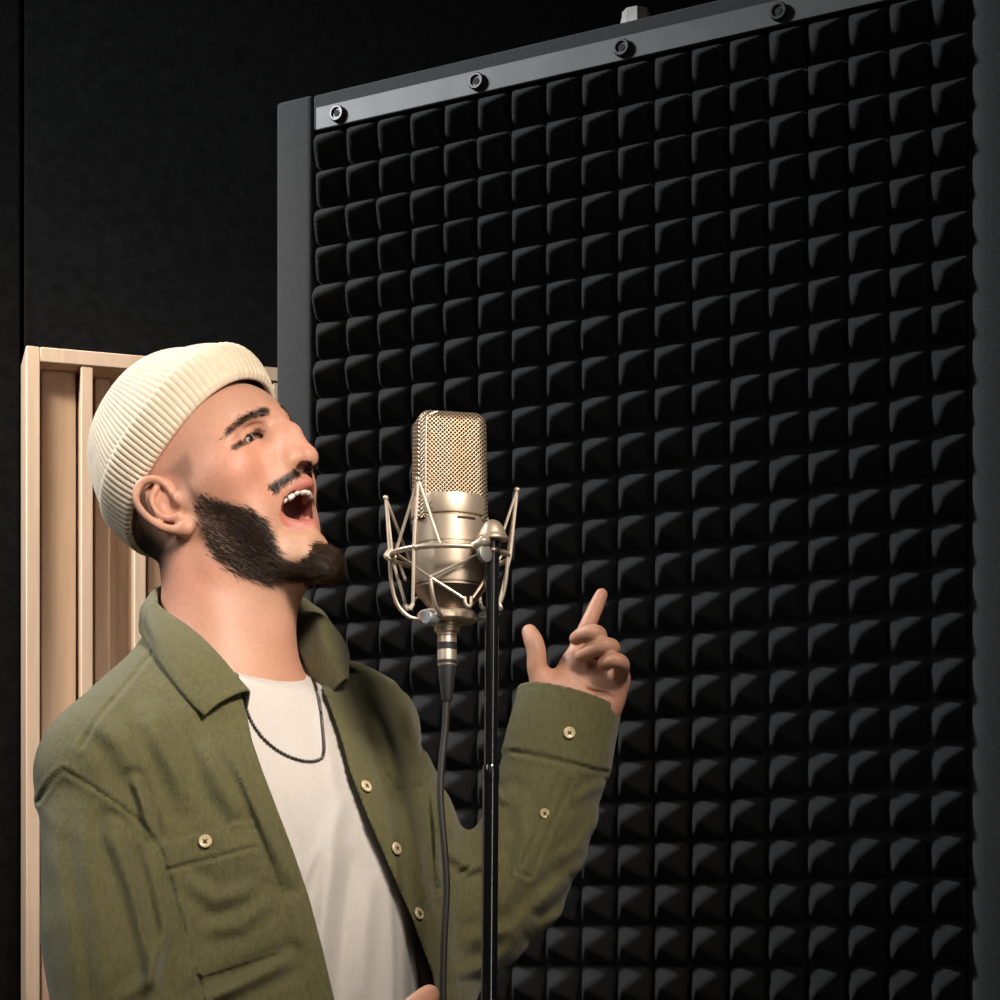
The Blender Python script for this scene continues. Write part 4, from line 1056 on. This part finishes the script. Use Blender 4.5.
def push(P, Sc, gap, n=3):
    """moves points outward until they lie gap outside a sculpted solid"""
    P = P.copy()
    for _ in range(n):
        v = Sc.eval(P, raw=True); m = v < gap
        if not m.any(): break
        q = P[m]; e = 0.002
        g = np.stack([Sc.eval(q + np.eye(3)[k] * e, raw=True) - Sc.eval(q - np.eye(3)[k] * e, raw=True) for k in range(3)], 1)
        P[m] = q + g / (np.linalg.norm(g, axis=1, keepdims=True) + 1e-9) * (gap - v[m])[:, None]
    return P
def on_shirt(px, py, d):
    ds = np.linspace(1.6, 2.12, 500); P = np.stack([W(px, py, t) for t in ds]); v = O.eval(P, raw=True)
    i = int(np.argmax(v < 0.005)) if (v < 0.005).any() else int(np.argmin(v))
    return P[i] if abs(ds[i] - d) < 0.12 else W(px, py, d)
A = []
for i, r in enumerate(cst):
    q = [W(*r[0]), W(*r[1]), on_shirt(*r[2]) if i in (0, 1, 2, 3, 9, 10, 11, 12) else W(*r[2])]
    A.append(q)
A = np.array(A)                                                     # stations x 3 x 3
A = np.stack([spline(A[:, k], 8) for k in range(3)], 1)
A[:, 1] = push(A[:, 1], S, 0.004); A[:, 1] = push(A[:, 1], O, 0.008); A[:, 0] = push(A[:, 0], S, 0.003)
rows = []
for t in np.linspace(0, 1, 6): rows.append(A[:, 0] * (1 - t) + A[:, 1] * t)
ctr = np.array([W(236, 640, 1.905)[0], 1.905, 0])
for t in np.linspace(0.0, 1, 14)[1:]:
    P_ = A[:, 1] * (1 - t) + A[:, 2] * t
    o_ = P_ - np.array([ctr[0], ctr[1], 0]); o_[:, 2] = 0; o_ /= np.linalg.norm(o_, axis=1, keepdims=True)
    P_ = push(P_, O, 0.0045)
    rows.append(P_ + (o_ * 0.005 + np.array([0, 0, 0.004])) * (math.sin(math.pi * min(t * 1.0, 1)) ** 0.7) + 0.0006 * np.sin(t * 9))
G = np.stack(rows, 1); ns, nr = G.shape[:2]; ix = np.arange(ns * nr).reshape(ns, nr)
collar = mesh_np('collar', G.reshape(-1, 3), np.stack([ix[:-1, :-1], ix[1:, :-1], ix[1:, 1:], ix[:-1, 1:]], -1).reshape(-1, 4), M_olive, shirt)
md = collar.modifiers.new('cloth', 'SOLIDIFY'); md.thickness = 0.0026; md.offset = 0
md = collar.modifiers.new('soft', 'SUBSURF'); md.levels = 1; md.render_levels = 1

# ---- buttons
M_btn = mat('horn_button', (0.60, 0.48, 0.28), 0.3, noise=(120, 0.2)); M_thr = mat('brown_thread', (0.08, 0.05, 0.02), 0.8)
for (px, py, r) in ((365, 787, .0056), (395, 849, .0056), (417.5, 914, .0056), (205.5, 841.5, .0056), (569, 733, .0056), (544, 813, .0046)):
    p, n = march(Omarch, px, py)
    if n @ (np.array([0, 0, CAM_Z]) - p) < 0: n = -n
    b_ = MB().lathe([(r * .9, 0), (r, .0006), (r, .0016), (r * .86, .0022), (r * .72, .0018), (0, .0016)], p + n * 0.0010, n, 24).build('button', M_btn, shirt)
    q_ = Vector(n).to_track_quat('Z', 'Y').to_matrix(); th = MB()
    th.tube([Vector(p + n * 0.0028) + q_ @ Vector((-r * .28, -r * .28, 0)), Vector(p + n * 0.0035), Vector(p + n * 0.0028) + q_ @ Vector((r * .28, r * .28, 0))], r * .12, 6)
    th.tube([Vector(p + n * 0.0028) + q_ @ Vector((r * .28, -r * .28, 0)), Vector(p + n * 0.0035), Vector(p + n * 0.0028) + q_ @ Vector((-r * .28, r * .28, 0))], r * .12, 6)
    th.build('thread', M_thr, b_)

# ---- necklace: a fine ball chain lying on the T-shirt
cpx = spline([(243, 696), (250, 718), (263, 738), (282, 753), (303, 761), (319, 760), (324, 752), (323, 730), (319, 700), (312, 676), (302, 655)], 20)
cp = []
for (px, py) in cpx[::2]:
    p, n = march(T, px, py); cp.append(p + np.array([0, -0.0022, 0]))
cp = np.array(cp); seg_ = np.concatenate([[0], np.cumsum(np.linalg.norm(np.diff(cp, axis=0), axis=1))])
m_ = int(seg_[-1] / 0.0006); uu_ = np.linspace(0, seg_[-1], m_); pts_ = np.stack([np.interp(uu_, seg_, cp[:, k]) for k in range(3)], 1)
MB().tube(pts_, list(0.0006 + 0.0011 * np.abs(np.sin(uu_ / 0.0036 * math.pi))), 8).build('necklace', mat('dark_steel_chain', (0.10, 0.085, 0.075), 0.3, 0.9), man)
# ring on the little finger
rp = P3(616, 679.5, HD - 0.006); MB().tube([rp + np.array([0.0098 * math.cos(a), 0.0098 * math.sin(a), 0.003 * math.cos(a)]) for a in np.linspace(0, 2 * math.pi, 32, endpoint=False)], 0.0011, 8, True).build('finger_ring', mat('silver', (0.7, 0.66, 0.6), 0.2, 1.0), man)

# ---- trousers and shoes, below the picture
M_trou = cloth_mat('black_denim', (0.02, 0.02, 0.023), 0.1, 0.4, 0.1); M_shoe = mat('black_leather', (0.015, 0.014, 0.013), 0.4)
K = Sculpt()
K.add(torso(0.02, W(0, 1330, D0)[2], W(0, 1200, D0)[2]), 0)
for sg in (-1, 1):
    h0 = hipc + tl * 0.092 * sg; kn = np.array([h0[0] + 0.02, h0[1] - 0.02, 0.47]); an = np.array([h0[0] - 0.01, h0[1] + 0.01, 0.09])
    K.cap(h0 + np.array([0, 0, .02]), kn, .092, .068, .02); K.cap(kn, an, .068, .058, .02)
v, q = K.mesh((-0.62, 1.55, 0.0), (0.15, 2.2, 0.95), 0.005); mesh_np('trousers', v, q, M_trou, man)
for sg in (-1, 1):
    h0 = hipc + tl * 0.092 * sg; an = np.array([h0[0] - 0.01, h0[1] + 0.01, 0.09])
    K = Sculpt(); K.cap(an + np.array([0, 0, -.03]) - tf * 0.03, an + tf * 0.16 + np.array([0, 0, -.052]), .046, .036, 0); K.add(lambda P: 0.002 - P[:, 2], 0.004, '&')
    K.cap(an + np.array([0, 0, .03]), an + np.array([0, 0, -.03]), .042, .045, .02)
    v, q = K.mesh(an - 0.28, an + 0.28, 0.005); mesh_np('shoe', v, q, M_shoe, man)
# ------------------------------------------------------------------ light
def area(name, loc, target, size, power, col, spread=180):
    l = bpy.data.lights.new(name, 'AREA'); l.shape = 'RECTANGLE'; l.size, l.size_y = size; l.energy = power; l.color = col
    l.spread = math.radians(spread)
    o = bpy.data.objects.new(name, l); COL.objects.link(o); o.location = loc
    o.rotation_euler = (Vector(target) - Vector(loc)).to_track_quat('-Z', 'Y').to_euler()
    return o
area('softbox_key', (0.50, 0.42, 2.42), (-0.27, 1.9, 1.40), (0.45, 0.45), 2.6, (1.0, 0.91, 0.82), 33)
area('left_fill', (-1.55, 0.75, 2.25), (-0.36, 1.86, 1.36), (0.5, 0.7), 0.7, (0.93, 0.96, 1.0), 40)  # added fill, brightens beanie, ear and back from the left
area('side_lamp', (-1.35, 2.15, 2.84), (0.25, 2.4, 1.45), (0.3, 0.3), 25, (0.95, 0.98, 1.0), 110)
area('room_fill', (-0.1, -0.15, 2.2), (0.0, 2.4, 1.4), (1.6, 1.0), 1.1, (1.0, 0.96, 0.92), 140)  # added weak fill, keeps the dark foam faces from going black
area('strip_box', (0.80, 0.30, 1.35), (-0.05, 1.75, 1.3), (0.10, 1.9), 0.8, (1.0, 0.92, 0.82), 60)
area('wood_fill', (-0.85, 2.25, 2.6), (-0.62, 2.95, 1.5), (0.4, 0.15), 2.4, (1.0, 0.86, 0.70), 70)  # added lamp without a real fixture, brightens the wooden diffuser
w = bpy.data.worlds.new('studio_dark'); w.use_nodes = True; sc.world = w
w.node_tree.nodes['Background'].inputs['Color'].default_value = (0.02, 0.02, 0.022, 1)
w.node_tree.nodes['Background'].inputs['Strength'].default_value = 0.3
sc.view_settings.view_transform = 'Standard'; sc.view_settings.look = 'None'
sc.view_settings.exposure = 0.0; sc.view_settings.gamma = 1.0; sc.view_settings.use_curve_mapping = False
